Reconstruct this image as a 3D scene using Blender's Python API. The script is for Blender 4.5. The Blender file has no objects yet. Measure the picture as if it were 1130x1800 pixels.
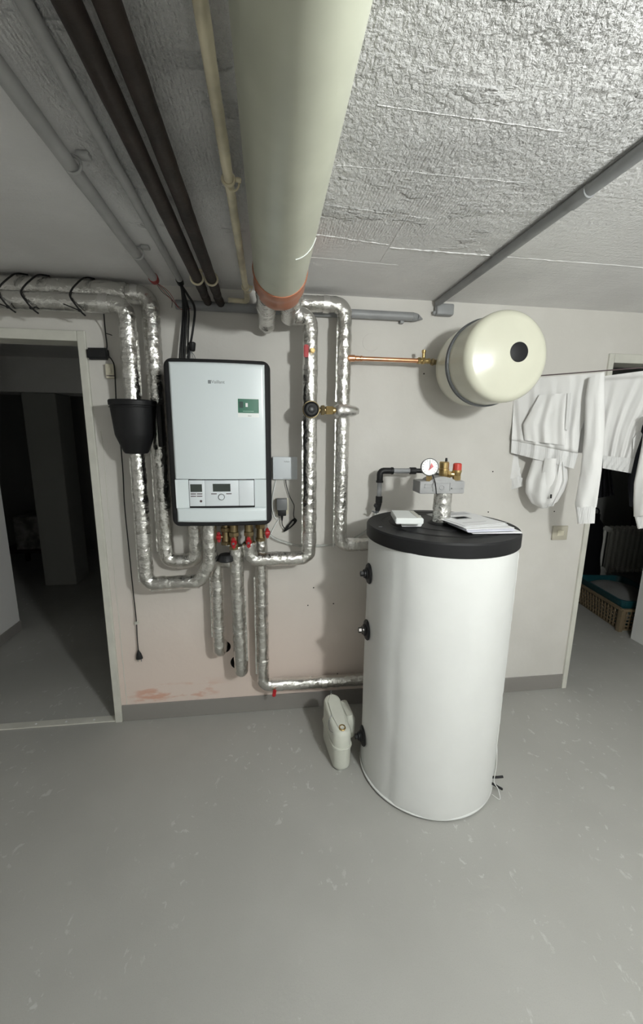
import bpy, bmesh, math, random
from mathutils import Vector, Matrix, noise
random.seed(7)
scene = bpy.context.scene
COL = scene.collection
V = Vector
PI = math.pi

# ------------------------------------------------------------------ camera
F_PX, CAM_D, CAM_Z = 700.0, 2.15, 1.645
pitch, yaw, roll = (math.radians(a) for a in (11.22057574, 7.52465408, 0.73035456))
fw = V((math.sin(yaw)*math.cos(pitch), math.cos(yaw)*math.cos(pitch), -math.sin(pitch)))
rt0 = V((math.cos(yaw), -math.sin(yaw), 0)); up0 = rt0.cross(fw)
rt = math.cos(roll)*rt0 + math.sin(roll)*up0
up = -math.sin(roll)*rt0 + math.cos(roll)*up0
CAM = V((0, -CAM_D, CAM_Z))
cd = bpy.data.cameras.new('camera'); cam = bpy.data.objects.new('camera', cd); COL.objects.link(cam)
cd.sensor_fit = 'VERTICAL'; cd.sensor_height = 36.0; cd.lens = F_PX/1800*36; cd.clip_start = .05
m3 = Matrix((rt, up, -fw)).transposed()
cam.matrix_world = Matrix.Translation(CAM) @ m3.to_4x4()
scene.camera = cam

def ray(px, py):
    return rt*((px-565)/F_PX) - up*((py-900)/F_PX) + fw
def at(px, py, Y):                       # measured photo point -> metres on the plane y = Y
    d = ray(px, py); return CAM + d*((Y+CAM_D)/d.y)
def lvl(px, py, Z):                      # measured photo point -> metres on the plane z = Z
    d = ray(px, py); return CAM + d*((Z-CAM_Z)/d.z)

# ------------------------------------------------------------------ light
w = bpy.data.worlds.new('world'); scene.world = w; w.use_nodes = True
w.node_tree.nodes['Background'].inputs[0].default_value = (.8, .85, .9, 1)
w.node_tree.nodes['Background'].inputs[1].default_value = 0.0
LAMP = V((.95, -2.40, 2.02)); LAMP_STRENGTH = 650.0; LAMP_R = .065
scene.view_settings.view_transform = 'Standard'
scene.view_settings.look = 'None'
scene.view_settings.gamma = 1.0
scene.view_settings.use_curve_mapping = False
scene.view_settings.exposure = 0.0

# ------------------------------------------------------------------ materials
def mat(name, col, rough=.5, metal=0.0, spec=.5, emit=None):
    m = bpy.data.materials.new(name); m.use_nodes = True
    b = m.node_tree.nodes['Principled BSDF']
    b.inputs['Base Color'].default_value = (*col, 1)
    b.inputs['Roughness'].default_value = rough
    b.inputs['Metallic'].default_value = metal
    b.inputs['Specular IOR Level'].default_value = spec
    if emit:
        b.inputs['Emission Color'].default_value = (*emit[0], 1); b.inputs['Emission Strength'].default_value = emit[1]
    return m
def N(m, t, **kw):
    n = m.node_tree.nodes.new(t)
    for k, v in kw.items():
        if k in n.inputs: n.inputs[k].default_value = v
        else: setattr(n, k, v)
    return n
def L(m, a, b): m.node_tree.links.new(a, b)
def bsdf(m): return m.node_tree.nodes['Principled BSDF']
def coords(m, scale=(1, 1, 1)):
    tc = N(m, 'ShaderNodeTexCoord'); mp = N(m, 'ShaderNodeMapping'); mp.inputs['Scale'].default_value = scale
    L(m, tc.outputs['Object'], mp.inputs['Vector']); return mp.outputs[0]
def noisetex(m, vec, scale, detail=4, rough=.55, dist=0.0):
    n = N(m, 'ShaderNodeTexNoise'); n.inputs['Scale'].default_value = scale; n.inputs['Detail'].default_value = detail
    n.inputs['Roughness'].default_value = rough; n.inputs['Distortion'].default_value = dist
    L(m, vec, n.inputs['Vector']); return n.outputs['Fac']
def ramp(m, fac, stops):
    r = N(m, 'ShaderNodeValToRGB'); e = r.color_ramp.elements
    while len(e) < len(stops): e.new(.5)
    for el, (p, c) in zip(e, stops): el.position = p; el.color = (*c, 1) if len(c) == 3 else c
    L(m, fac, r.inputs[0]); return r.outputs[0]
def mixc(m, fac, a, b):
    x = N(m, 'ShaderNodeMix'); x.data_type = 'RGBA'
    if isinstance(fac, (int, float)): x.inputs[0].default_value = fac
    else: L(m, fac, x.inputs[0])
    for i, c in ((6, a), (7, b)):
        if isinstance(c, tuple): x.inputs[i].default_value = (*c, 1)
        else: L(m, c, x.inputs[i])
    return x.outputs[2]
def math_(m, op, a, b=None, clamp=False):
    x = N(m, 'ShaderNodeMath'); x.operation = op; x.use_clamp = clamp
    for i, c in ((0, a), (1, b)):
        if c is None: continue
        if isinstance(c, (int, float)): x.inputs[i].default_value = c
        else: L(m, c, x.inputs[i])
    return x.outputs[0]
def bump(m, height, strength=.3, dist=.01):
    b = N(m, 'ShaderNodeBump'); b.inputs['Strength'].default_value = strength; b.inputs['Distance'].default_value = dist
    L(m, height, b.inputs['Height']); L(m, b.outputs[0], bsdf(m).inputs['Normal']); return b
def smooth(m, v, lo, hi):
    r = N(m, 'ShaderNodeMapRange'); r.interpolation_type = 'SMOOTHSTEP'
    r.inputs['From Min'].default_value = lo; r.inputs['From Max'].default_value = hi
    L(m, v, r.inputs['Value']); return r.outputs[0]
def sepxyz(m, vec):
    s = N(m, 'ShaderNodeSeparateXYZ'); L(m, vec, s.inputs[0]); return s.outputs

# walls: whitewashed plaster, rosier and stained low down on the left
WALL = mat('wall_paint', (.70, .67, .63), .65)
vec = coords(WALL); X, Y_, Z_ = sepxyz(WALL, vec)
n1 = noisetex(WALL, vec, 2.2, 5); n2 = noisetex(WALL, vec, 30, 4)
base = mixc(WALL, smooth(WALL, n1, .35, .7), (.60, .578, .54), (.65, .628, .592))
pinkz = math_(WALL, 'SUBTRACT', 1.0, smooth(WALL, Z_, .15, 1.15))
pink = math_(WALL, 'MULTIPLY', pinkz, math_(WALL, 'SUBTRACT', 1.0, smooth(WALL, X, .2, 1.0)))
base = mixc(WALL, math_(WALL, 'MULTIPLY', pink, .8), base, (.76, .62, .545))
st = noisetex(WALL, coords(WALL, (1.0, 1, 3.5)), 5, 4)
sx = math_(WALL, 'MULTIPLY', math_(WALL, 'SUBTRACT', 1.0, smooth(WALL, X, -.45, -.2)), smooth(WALL, X, -.85, -.72))
sz = math_(WALL, 'SUBTRACT', 1.0, smooth(WALL, Z_, .16, .26))
stain = math_(WALL, 'MULTIPLY', math_(WALL, 'MULTIPLY', sx, sz), smooth(WALL, st, .5, .62))
base = mixc(WALL, math_(WALL, 'MULTIPLY', stain, .75), base, (.62, .30, .20))
L(WALL, base, bsdf(WALL).inputs['Base Color'])
bump(WALL, math_(WALL, 'ADD', math_(WALL, 'MULTIPLY', noisetex(WALL, vec, 4, 3), 3.0), n2), .18, .006)

# ceiling: painted shuttered concrete, rough where the render is thick
CEIL = mat('ceiling_concrete', (.62, .61, .59), .7)
vec = coords(CEIL); X, Y_, Z_ = sepxyz(CEIL, vec)
rough_y = math_(CEIL, 'SUBTRACT', 1.0, smooth(CEIL, Y_, -1.0, -.45))
left_off = smooth(CEIL, X, -.48, -.40)
right_off = math_(CEIL, 'SUBTRACT', 1.0, smooth(CEIL, X, .75, .95))
mask = math_(CEIL, 'MULTIPLY', math_(CEIL, 'MULTIPLY', rough_y, left_off), math_(CEIL, 'ADD', math_(CEIL, 'MULTIPLY', right_off, .8), .2))
patch = smooth(CEIL, noisetex(CEIL, coords(CEIL, (1.0, 1.6, 1)), 2.6, 4, .6), .34, .60)
patch2 = smooth(CEIL, noisetex(CEIL, coords(CEIL, (1.0, 2.2, 1)), 4.5, 4, .6), .54, .62)
mask = math_(CEIL, 'MULTIPLY', mask, math_(CEIL, 'ADD', math_(CEIL, 'MULTIPLY', patch, .55), .45))
mask = math_(CEIL, 'MAXIMUM', mask, math_(CEIL, 'MULTIPLY', math_(CEIL, 'MULTIPLY', patch2, left_off), math_(CEIL, 'MULTIPLY', right_off, math_(CEIL, 'SUBTRACT', 1.0, smooth(CEIL, Y_, -.75, -.45)))))
crumb = noisetex(CEIL, coords(CEIL, (1.5, 1, 1)), 58, 4, .6, .35)
fine = noisetex(CEIL, coords(CEIL, (1, 1, 1)), 170, 4, .65)
lump = noisetex(CEIL, coords(CEIL, (1.3, 1, 1)), 16, 4, .6, .2)
comb = N(CEIL, 'ShaderNodeTexWave'); comb.inputs['Scale'].default_value = 34; comb.inputs['Distortion'].default_value = 3.5
comb.inputs['Detail'].default_value = 4; comb.inputs['Detail Scale'].default_value = 3.0; comb.bands_direction = 'X'
L(CEIL, coords(CEIL, (1, .25, 1)), comb.inputs['Vector'])
combmask = smooth(CEIL, noisetex(CEIL, vec, 2.0, 2), .42, .58)
grain = noisetex(CEIL, coords(CEIL, (1.2, 16, 1)), 6, 5)
hgt = math_(CEIL, 'ADD', math_(CEIL, 'MULTIPLY', crumb, 2.4), math_(CEIL, 'MULTIPLY', lump, .9))
hgt = math_(CEIL, 'ADD', hgt, math_(CEIL, 'MULTIPLY', fine, .5))
hgt = math_(CEIL, 'ADD', hgt, math_(CEIL, 'MULTIPLY', math_(CEIL, 'MULTIPLY', comb.outputs['Fac'], combmask), .28))
hgt = math_(CEIL, 'MULTIPLY', hgt, math_(CEIL, 'ADD', math_(CEIL, 'MULTIPLY', mask, math_(CEIL, 'ADD', math_(CEIL, 'MULTIPLY', math_(CEIL, 'SUBTRACT', 1.0, smooth(CEIL, X, -.1, .15)), .9), 1.0)), .09))
hgt = math_(CEIL, 'ADD', hgt, math_(CEIL, 'MULTIPLY', grain, .20))
bump(CEIL, hgt, .85, .012)
cb = mixc(CEIL, smooth(CEIL, noisetex(CEIL, vec, 3, 4), .35, .65), (.78, .77, .765), (.84, .83, .825))
L(CEIL, cb, bsdf(CEIL).inputs['Base Color'])

# floor: grey painted screed with pale scuffs
FLOOR = mat('floor_paint', (.26, .255, .24), .5)
vec = coords(FLOOR)
fb = mixc(FLOOR, smooth(FLOOR, noisetex(FLOOR, vec, 1.6, 4), .35, .65), (.375, .37, .345), (.405, .40, .375))
fb = mixc(FLOOR, math_(FLOOR, 'MULTIPLY', smooth(FLOOR, noisetex(FLOOR, vec, 300, 2), .45, .75), .25), fb, (.31, .305, .28))
sc1 = smooth(FLOOR, noisetex(FLOOR, coords(FLOOR, (6, 4.5, 1)), 4.2, 6, .62, .4), .60, .655)
sc2 = smooth(FLOOR, noisetex(FLOOR, coords(FLOOR, (1.4, 1.0, 1)), 1.3, 3), .44, .58)
scuff = math_(FLOOR, 'MULTIPLY', sc1, sc2)
fb = mixc(FLOOR, math_(FLOOR, 'MULTIPLY', scuff, .45), fb, (.62, .65, .62))
L(FLOOR, fb, bsdf(FLOOR).inputs['Base Color'])
rr = math_(FLOOR, 'ADD', math_(FLOOR, 'MULTIPLY', noisetex(FLOOR, vec, 6, 4), .25), .38)
L(FLOOR, rr, bsdf(FLOOR).inputs['Roughness'])
bump(FLOOR, noisetex(FLOOR, vec, 90, 4), .10, .004)
PLINTH = mat('plinth_paint', (.25, .235, .22), .6)
bump(PLINTH, noisetex(PLINTH, coords(PLINTH), 25, 4), .25, .006)

ROOM = mat('white_room_paint', (.82, .81, .79), .7)
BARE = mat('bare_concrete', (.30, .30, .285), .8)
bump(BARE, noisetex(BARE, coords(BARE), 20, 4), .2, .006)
# foil jacket
FOIL = mat('aluminium_foil', (.70, .69, .66), .27, 1.0)
vec = coords(FOIL)
vo = N(FOIL, 'ShaderNodeTexVoronoi'); vo.inputs['Scale'].default_value = 34; vo.feature = 'F1'; vo.distance = 'MANHATTAN'
L(FOIL, vec, vo.inputs['Vector'])
fh = math_(FOIL, 'ADD', math_(FOIL, 'MULTIPLY', vo.outputs['Distance'], .7), noisetex(FOIL, vec, 42, 5, .62, 1.2))
bump(FOIL, fh, .55, .006)
L(FOIL, ramp(FOIL, noisetex(FOIL, vec, 30, 3), [(.3, (.12,)*3), (.7, (.28,)*3)]), bsdf(FOIL).inputs['Roughness'])
FOIL_TAPE = mat('foil_tape', (.80, .79, .77), .22, 1.0)
bump(FOIL_TAPE, noisetex(FOIL_TAPE, coords(FOIL_TAPE), 110, 4, .6, 1), .5, .004)

def speck(name, col, rough, spec=.5, metal=0., scale=180, amt=.1, var=.1):
    m = mat(name, col, rough, metal, spec); v = coords(m); n = noisetex(m, v, scale, 3)
    c = mixc(m, smooth(m, noisetex(m, v, 9, 3), .3, .7), tuple(x*(1-var) for x in col), tuple(min(1, x*(1+var)) for x in col))
    L(m, c, bsdf(m).inputs['Base Color']); bump(m, n, amt, .002); return m
PVC = speck('cream_plastic_jacket', (.52, .53, .43), .33, .5, 0, 12, .05, .04)
ORANGE = speck('orange_tape', (.46, .17, .09), .35, .5, 0, 60, .3)
RUST = speck('rusty_iron', (.030, .021, .017), .6, .4, 0, 60, .5, .45)
CREAMPIPE = speck('aged_cream_paint', (.70, .63, .46), .5, .5, 0, 50, .4, .22)
PAINTED = speck('overpainted_grey', (.42, .42, .415), .55, .5, 0, 60, .2, .08)
GREYPVC = speck('grey_conduit_plastic', (.27, .275, .28), .45)
WHITEVINYL = speck('white_vinyl', (.74, .745, .73), .42, .45, 0, 260, .06, .012)
BLACK = speck('black_plastic', (.012, .012, .013), .5, .28, 0, 300, .2)
EPP = speck('black_foam', (.014, .014, .015), .7, .3, 0, 400, .5)
RUBBER = speck('black_rubber', (.010, .010, .011), .55, .4)
ENAMEL = mat('boiler_enamel', (.71, .77, .79), .22, 0, .5)
ENAMEL2 = mat('console_plastic', (.72, .76, .79), .35)
CREAM = speck('cream_enamel', (.66, .65, .535), .22, .5, 0, 20, .01, .015)
STEELRING = mat('grey_steel_ring', (.18, .19, .20), .35, .6)
BRASS = speck('brass', (.56, .41, .19), .30, .5, 1.0, 90, .1)
OLDBRASS = speck('dull_brass', (.30, .235, .13), .38, .5, 1.0, 90, .2)
COPPER = speck('copper', (.80, .40, .22), .28, .5, 1.0, 60, .1)
RED = mat('red_plastic', (.42, .012, .018), .35)
REDCAP = mat('red_cap_plastic', (.48, .05, .035), .4)
SCREEN = mat('display_glass', (.045, .055, .048), .2)
BUTTON = mat('button_grey', (.10, .07, .075), .5)
DARKTXT = mat('grey_print', (.22, .24, .25), .5)
GREEN = mat('sticker_green', (.015, .13, .075), .4)
STICKWHITE = mat('sticker_white', (.78, .80, .79), .4)
GREYBOX = mat('grey_adapter_plastic', (.17, .175, .18), .5)
EPS = speck('grey_pressed_foam', (.34, .34, .34), .7, .3, 0, 350, .4)
CREAMSW = mat('cream_switch_plastic', (.62, .58, .46), .4)
BEIGESW = mat('beige_switch_plastic', (.46, .43, .35), .4)
PAPER = mat('white_paper', (.78, .78, .79), .7)
PAPERP = mat('lilac_paper', (.66, .66, .74), .7)
PRINT = mat('grey_print_block', (.30, .30, .31), .7)
GAUGE = mat('gauge_dial', (.85, .85, .83), .4)
TRIMW = speck('frame_paint', (.60, .59, .53), .5, .5, 0, 30, .15, .05)
WHITEPL = speck('offwhite_plastic', (.62, .63, .56), .35, .5, 0, 40, .03, .03)
BASKET = mat('beige_basket_plastic', (.22, .165, .10), .5)
TEAL = mat('teal_plastic', (.008, .060, .072), .4)
RADIA = mat('radiator_enamel', (.70, .69, .64), .45)
DARKCLOTH = speck('black_cloth', (.010, .010, .012), .9, .1, 0, 500, .3)
CLOTH = mat('white_jersey', (.80, .79, .78), .9, 0, .15)
bump(CLOTH, noisetex(CLOTH, coords(CLOTH), 420, 2), .15, .002)
RIB = mat('white_rib_knit', (.77, .765, .76), .9, 0, .15)
wv = N(RIB, 'ShaderNodeTexWave'); wv.inputs['Scale'].default_value = 60; wv.inputs['Distortion'].default_value = .3
L(RIB, coords(RIB, (1, -1.1, .02)), wv.inputs['Vector']); bump(RIB, wv.outputs['Fac'], .35, .002)
BULB = mat('bulb_glow', (1, 1, 1), .5, 0, .5, ((.965, 1.0, .975), LAMP_STRENGTH))
CLEAR = mat('clear_hose_plastic', (.80, .82, .80), .15)
bsdf(CLEAR).inputs['Transmission Weight'].default_value = .75
bsdf(CLEAR).inputs['IOR'].default_value = 1.2
DARKHOLE = mat('bare_cavity', (.03, .027, .025), .9)
BOXCARD = speck('printed_box', (.22, .21, .20), .7, .3, 0, 20, .1, .5)

# ------------------------------------------------------------------ helpers
def obj(name, bm, m, parent=None, smooth_=True, auto=None):
    me = bpy.data.meshes.new(name); bm.normal_update(); bm.to_mesh(me); bm.free()
    for mm in (m if isinstance(m, (list, tuple)) else [m]): me.materials.append(mm)
    for p in me.polygons: p.use_smooth = smooth_
    if smooth_: me.set_sharp_from_angle(angle=math.radians(auto or 38))
    o = bpy.data.objects.new(name, me); COL.objects.link(o)
    if parent:
        o.parent = parent
        o.matrix_parent_inverse = Matrix.Translation(parent.location).inverted()
    return o
def tag(o, label, cat, group=None):
    o['label'] = label; o['category'] = cat
    if group: o['group'] = group
    return o
def thing(name, label, cat, loc=(0, 0, 0), group=None):
    o = bpy.data.objects.new(name, None); COL.objects.link(o); o.location = loc; o.empty_display_size = .05
    return tag(o, label, cat, group)
def struct(name, bm, m, parent=None, **k):
    o = obj(name, bm, m, parent, **k)
    if not parent: o['kind'] = 'structure'
    return o
def new(): return bmesh.new()
def box(bm, lo, hi, bev=0.0, seg=2, mi=0):
    lo, hi = V(lo), V(hi)
    c = (lo+hi)/2; s = hi-lo
    r = bmesh.ops.create_cube(bm, size=1, matrix=Matrix.Translation(c) @ Matrix.Diagonal((abs(s.x), abs(s.y), abs(s.z), 1)))
    if bev:
        ed = list({e for v in r['verts'] for e in v.link_edges})
        bmesh.ops.bevel(bm, geom=ed, offset=bev, segments=seg, affect='EDGES', profile=.5)
    return bm
def obox(bm, c, ax, sz, bev=0.0, seg=2):
    """oriented box: centre, 3 axes, full sizes"""
    M = Matrix((ax[0].normalized(), ax[1].normalized(), ax[2].normalized())).transposed().to_4x4()
    M = Matrix.Translation(c) @ M @ Matrix.Diagonal((*sz, 1))
    r = bmesh.ops.create_cube(bm, size=1, matrix=M)
    if bev:
        ed = list({e for v in r['verts'] for e in v.link_edges})
        bmesh.ops.bevel(bm, geom=ed, offset=bev, segments=seg, affect='EDGES')
    return bm
def frame(d):
    d = d.normalized(); a = V((0, 0, 1)) if abs(d.z) < .9 else V((1, 0, 0))
    u = d.cross(a).normalized(); return u, d.cross(u).normalized()
def lathe(bm, prof, origin, axis, seg=32, ph0=0.0):
    """prof: list of (radius, distance along axis)"""
    origin = V(origin); axis = V(axis).normalized(); u, v = frame(axis); rings = []
    for r, h in prof:
        c = origin + axis*h
        if r < 1e-6: rings.append([bm.verts.new(c)])
        else: rings.append([bm.verts.new(c + (u*math.cos(2*PI*k/seg+ph0) + v*math.sin(2*PI*k/seg+ph0))*r) for k in range(seg)])
    for a, b in zip(rings, rings[1:]):
        for k in range(seg):
            k2 = (k+1) % seg
            if len(a) == 1 and len(b) == 1: continue
            if len(a) == 1: f = (a[0], b[k2], b[k])
            elif len(b) == 1: f = (a[k], a[k2], b[0])
            else: f = (a[k], a[k2], b[k2], b[k])
            try: bm.faces.new(f)
            except ValueError: pass
    bmesh.ops.recalc_face_normals(bm, faces=bm.faces[:])
    return bm
def cyl(bm, a, b, r, r2=None, seg=16, bev=0.0):
    a, b = V(a), V(b); h = (b-a).length; r2 = r if r2 is None else r2
    if bev: p = [(0, 0), (r-bev, 0), (r, bev), (r2, h-bev), (r2-bev, h), (0, h)]
    else: p = [(0, 0), (r, 0), (r2, h), (0, h)]
    return lathe(bm, p, a, b-a, seg)
def hexnut(bm, a, b, r): return cyl(bm, a, b, r, seg=6, bev=r*.12)
def fillet(pts, rad, step=.012):
    pts = [V(p) for p in pts]
    if len(pts) < 3: out = pts
    else:
        out = [pts[0]]
        for i in range(1, len(pts)-1):
            p0, p, p1 = pts[i-1], pts[i], pts[i+1]
            a = (p0-p).normalized(); b = (p1-p).normalized(); ang = a.angle(b)
            if ang > PI-.02 or rad <= 0: out.append(p); continue
            t = min(rad/math.tan(ang/2), .49*(p0-p).length if i > 1 else .9*(p0-p).length, .49*(p1-p).length if i < len(pts)-2 else .9*(p1-p).length)
            rr = t*math.tan(ang/2); bis = (a+b).normalized(); c = p + bis*(rr/math.sin(ang/2))
            s = p+a*t-c; e = p+b*t-c; n = max(4, int(rr*(PI-ang)/.010)); tot = s.angle(e); axn = s.cross(e).normalized()
            for k in range(n+1): out.append(c + Matrix.Rotation(tot*k/n, 3, axn) @ s)
        out.append(pts[-1])
    res = [out[0]]
    for a, b in zip(out, out[1:]):
        n = max(1, int((b-a).length/step))
        for k in range(1, n+1): res.append(a.lerp(b, k/n))
    return res
def sweep(bm, path, r, seg=16, jitter=0.0, jscale=30, closed_ends=True, rough_end=0.0, rx=1.0):
    path = [V(p) for p in path]; n = len(path); rings = []
    T = [(path[min(i+1, n-1)]-path[max(i-1, 0)]).normalized() for i in range(n)]
    u, v = frame(T[0])
    for i in range(n):
        if i:
            q = T[i-1].rotation_difference(T[i]); u = q @ u; v = q @ v
        ring = []
        rad = r(i/(n-1)) if callable(r) else r
        for k in range(seg):
            a = 2*PI*k/seg; d = u*math.cos(a)*rx + v*math.sin(a); p = path[i] + d*rad
            if jitter:
                j = noise.noise(p*jscale)*jitter + noise.noise(p*jscale*2.7+V((3, 1, 7)))*jitter*.6
                p = p + d*j
            ring.append(bm.verts.new(p))
        rings.append(ring)
    for a, b in zip(rings, rings[1:]):
        for k in range(seg): bm.faces.new((a[k], a[(k+1) % seg], b[(k+1) % seg], b[k]))
    if closed_ends:
        rad0 = r if not callable(r) else r(0)
        for ring, s, c in ((rings[0], -1, path[0]-T[0]*rough_end), (rings[-1], 1, path[-1]+T[-1]*rough_end)):
            cv = bm.verts.new(c)
            mid = [bm.verts.new(x.co.lerp(c, .3) + (c-(path[0] if s < 0 else path[-1]))*.62) for x in ring] if rough_end else ring
            for k in range(seg):
                k2 = (k+1) % seg
                if rough_end: bm.faces.new((ring[k], ring[k2], mid[k2], mid[k]))
                bm.faces.new((mid[k], mid[k2], cv))
    bmesh.ops.recalc_face_normals(bm, faces=bm.faces[:])
    return bm
def wire(bm, pts, r, seg=8, smooth_n=8):
    """Catmull-Rom through the points"""
    P = [V(p) for p in pts]; out = []
    Q = [2*P[0]-P[1]] + P + [2*P[-1]-P[-2]]
    for i in range(1, len(Q)-2):
        for k in range(smooth_n):
            t = k/smooth_n
            out.append(.5*((2*Q[i]) + (Q[i+1]-Q[i-1])*t + (2*Q[i-1]-5*Q[i]+4*Q[i+1]-Q[i+2])*t*t + (3*Q[i]-Q[i-1]-3*Q[i+1]+Q[i+2])*t**3))
    out.append(P[-1])
    return sweep(bm, out, r, seg)
def torus(bm, c, axis, R, r, seg=40, rs=10, a0=0, a1=2*PI):
    u, v = frame(V(axis)); c = V(c)
    full = abs(a1-a0-2*PI) < 1e-3
    n = seg
    path = [c + (u*math.cos(a0+(a1-a0)*k/n)+v*math.sin(a0+(a1-a0)*k/n))*R for k in range(n+1)]
    return sweep(bm, path, r, rs)
def textmesh(name, s, size, loc, M3, m, parent, depth=.0006):
    cu = bpy.data.curves.new('t', 'FONT'); cu.body = s; cu.size = size; cu.extrude = depth; cu.align_x = 'CENTER'; cu.align_y = 'CENTER'
    t = bpy.data.objects.new('t', cu); COL.objects.link(t)
    bpy.context.view_layer.update()
    me = bpy.data.meshes.new_from_object(t.evaluated_get(bpy.context.evaluated_depsgraph_get()))
    bpy.data.objects.remove(t)
    me.transform(Matrix.Translation(loc) @ M3.to_4x4())
    me.materials.clear(); me.materials.append(m); me.name = name
    o = bpy.data.objects.new(name, me); COL.objects.link(o); o.parent = parent
    o.matrix_parent_inverse = Matrix.Translation(parent.location).inverted()
    return o
FACING = Matrix(((1, 0, 0), (0, 0, -1), (0, 1, 0)))      # text in the x-z plane, read from -y

# ------------------------------------------------------------------ setting
H = 2.325
DOOR_L0, DOOR_L1, DOOR_LZ = -1.78, -.89, 2.059
DOOR_R0, DOOR_R1, DOOR_RZ = 1.936, 2.80, 2.055
WT = .13
bm = new(); box(bm, (-4.6, -4.2, -.1), (5.2, 4.4, 0)); struct('floor', bm, FLOOR, smooth_=False)
bm = new(); box(bm, (-4.6, -4.2, H), (5.2, 4.4, H+.12)); ceiling = struct('ceiling', bm, CEIL, smooth_=False)

def cut(o, cutters):
    for c in cutters:
        md = o.modifiers.new('b', 'BOOLEAN'); md.object = c; md.operation = 'DIFFERENCE'; md.solver = 'EXACT'
    bpy.context.view_layer.update()
    me = bpy.data.meshes.new_from_object(o.evaluated_get(bpy.context.evaluated_depsgraph_get()))
    o.modifiers.clear(); old = o.data; o.data = me; bpy.data.meshes.remove(old)
    for c in cutters: bpy.data.objects.remove(c)
bm = new(); box(bm, (-3.2, 0, 0), (3.6, WT, H)); wall_back = struct('wall_back', bm, WALL, smooth_=False)
cs = []
for lo, hi in (((DOOR_L0, -.1, -.1), (DOOR_L1, .4, DOOR_LZ)), ((DOOR_R0, -.1, -.1), (DOOR_R1, .4, DOOR_RZ))):
    bm = new(); box(bm, lo, hi); cs.append(obj('cutter', bm, WALL, smooth_=False))
for px, py, r in ((394, 1137, .037), (418, 1164, .042)):
    c = at(px, py, 0); bm = new(); cyl(bm, c+V((0, -.05, 0)), c+V((0, .1, 0)), r, seg=28); cs.append(obj('cutter', bm, DARKHOLE, smooth_=False))
cut(wall_back, cs)
wall_back.data.materials.clear(); wall_back.data.materials.append(WALL); wall_back.data.materials.append(DARKHOLE)
for p in wall_back.data.polygons:
    c = p.center
    p.material_index = 1 if (.002 < c.y < WT-.002 and -.5 < c.x < 0 and .2 < c.z < .7) else 0
for name, lo, hi in (('wall_left', (-3.3, -4.2, 0), (-3.2, WT, H)), ('wall_right', (3.6, -4.2, 0), (3.7, WT, H)), ('wall_front', (-3.3, -4.3, 0), (3.7, -4.2, H))):
    bm = new(); box(bm, lo, hi); struct(name, bm, ROOM, smooth_=False)
# the dark rooms behind the two openings
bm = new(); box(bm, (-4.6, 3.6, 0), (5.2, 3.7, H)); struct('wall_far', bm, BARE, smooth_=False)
bm = new(); box(bm, (-2.20, .70, .0), (-2.075, 1.218, H)); struct('wall_passage', bm, ROOM, smooth_=False)
bm = new(); box(bm, (-2.0749, .70, .0), (-2.066, 1.222, .085), .003); struct('baseboard_passage', bm, PLINTH, smooth_=False)
bm = new(); box(bm, (2.965, .13, 0), (3.07, .541, H)); struct('wall_store', bm, ROOM, smooth_=False)
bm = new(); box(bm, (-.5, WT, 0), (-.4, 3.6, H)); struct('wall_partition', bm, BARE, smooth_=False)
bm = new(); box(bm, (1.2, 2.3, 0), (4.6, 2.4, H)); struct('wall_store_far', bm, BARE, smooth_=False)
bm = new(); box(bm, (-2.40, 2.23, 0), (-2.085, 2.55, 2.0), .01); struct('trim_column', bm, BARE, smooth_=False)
bm = new(); box(bm, (-4.4, 2.2, 2.0), (-.5, 2.6, H)); struct('trim_beam', bm, ROOM, smooth_=False)
# painted plinth band
bm = new(); box(bm, (DOOR_L1+.035, -.007, 0), (DOOR_R0-.03, -.0002, .103), .003); struct('baseboard_back', bm, PLINTH, smooth_=False)
# door frames
bm = new(); box(bm, (DOOR_L1-.004, -.014, 0), (DOOR_L1+.034, .10, DOOR_LZ+.045), .004); d1 = struct('door_1', bm, TRIMW, smooth_=False)
bm = new(); box(bm, (DOOR_L0-.04, -.014, DOOR_LZ-.002), (DOOR_L1-.0045, .10, DOOR_LZ+.045), .004); struct('head', bm, TRIMW, d1, smooth_=False)
bm = new(); box(bm, (DOOR_L0-.04, -.014, 0), (DOOR_L0+.004, .10, DOOR_LZ-.003), .004); struct('post', bm, TRIMW, d1, smooth_=False)
bm = new(); box(bm, (DOOR_L0, -.004, .0), (DOOR_L1-.006, .045, .007), .002); tr = struct('trim_1', bm, TRIMW, smooth_=False)
for x in (-1.17, -1.02, -1.33):
    bm = new(); lathe(bm, [(.006, 0), (.005, .002), (0, .003)], (x, .02, .007), (0, 0, 1), 12); obj('screw', bm, PAPER, tr)
bm = new(); box(bm, (DOOR_R0-.03, -.012, 0), (DOOR_R0+.002, .10, DOOR_RZ+.05), .004); d2 = struct('door_2', bm, TRIMW, smooth_=False)
bm = new(); box(bm, (DOOR_R0+.0025, -.012, DOOR_RZ), (DOOR_R1+.03, .10, DOOR_RZ+.05), .004); struct('head', bm, TRIMW, d2, smooth_=False)
# cracked plaster line beside the left frame
bm = new(); sweep(bm, [V((DOOR_L1+.062+.006*noise.noise(V((0, 0, z*.9))), -.0005, z*.01)) for z in range(8, 165, 3)], lambda t: .0016+.0012*noise.noise(V((t*40, 0, 0))), 6)
struct('trim_2', bm, TRIMW)
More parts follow.
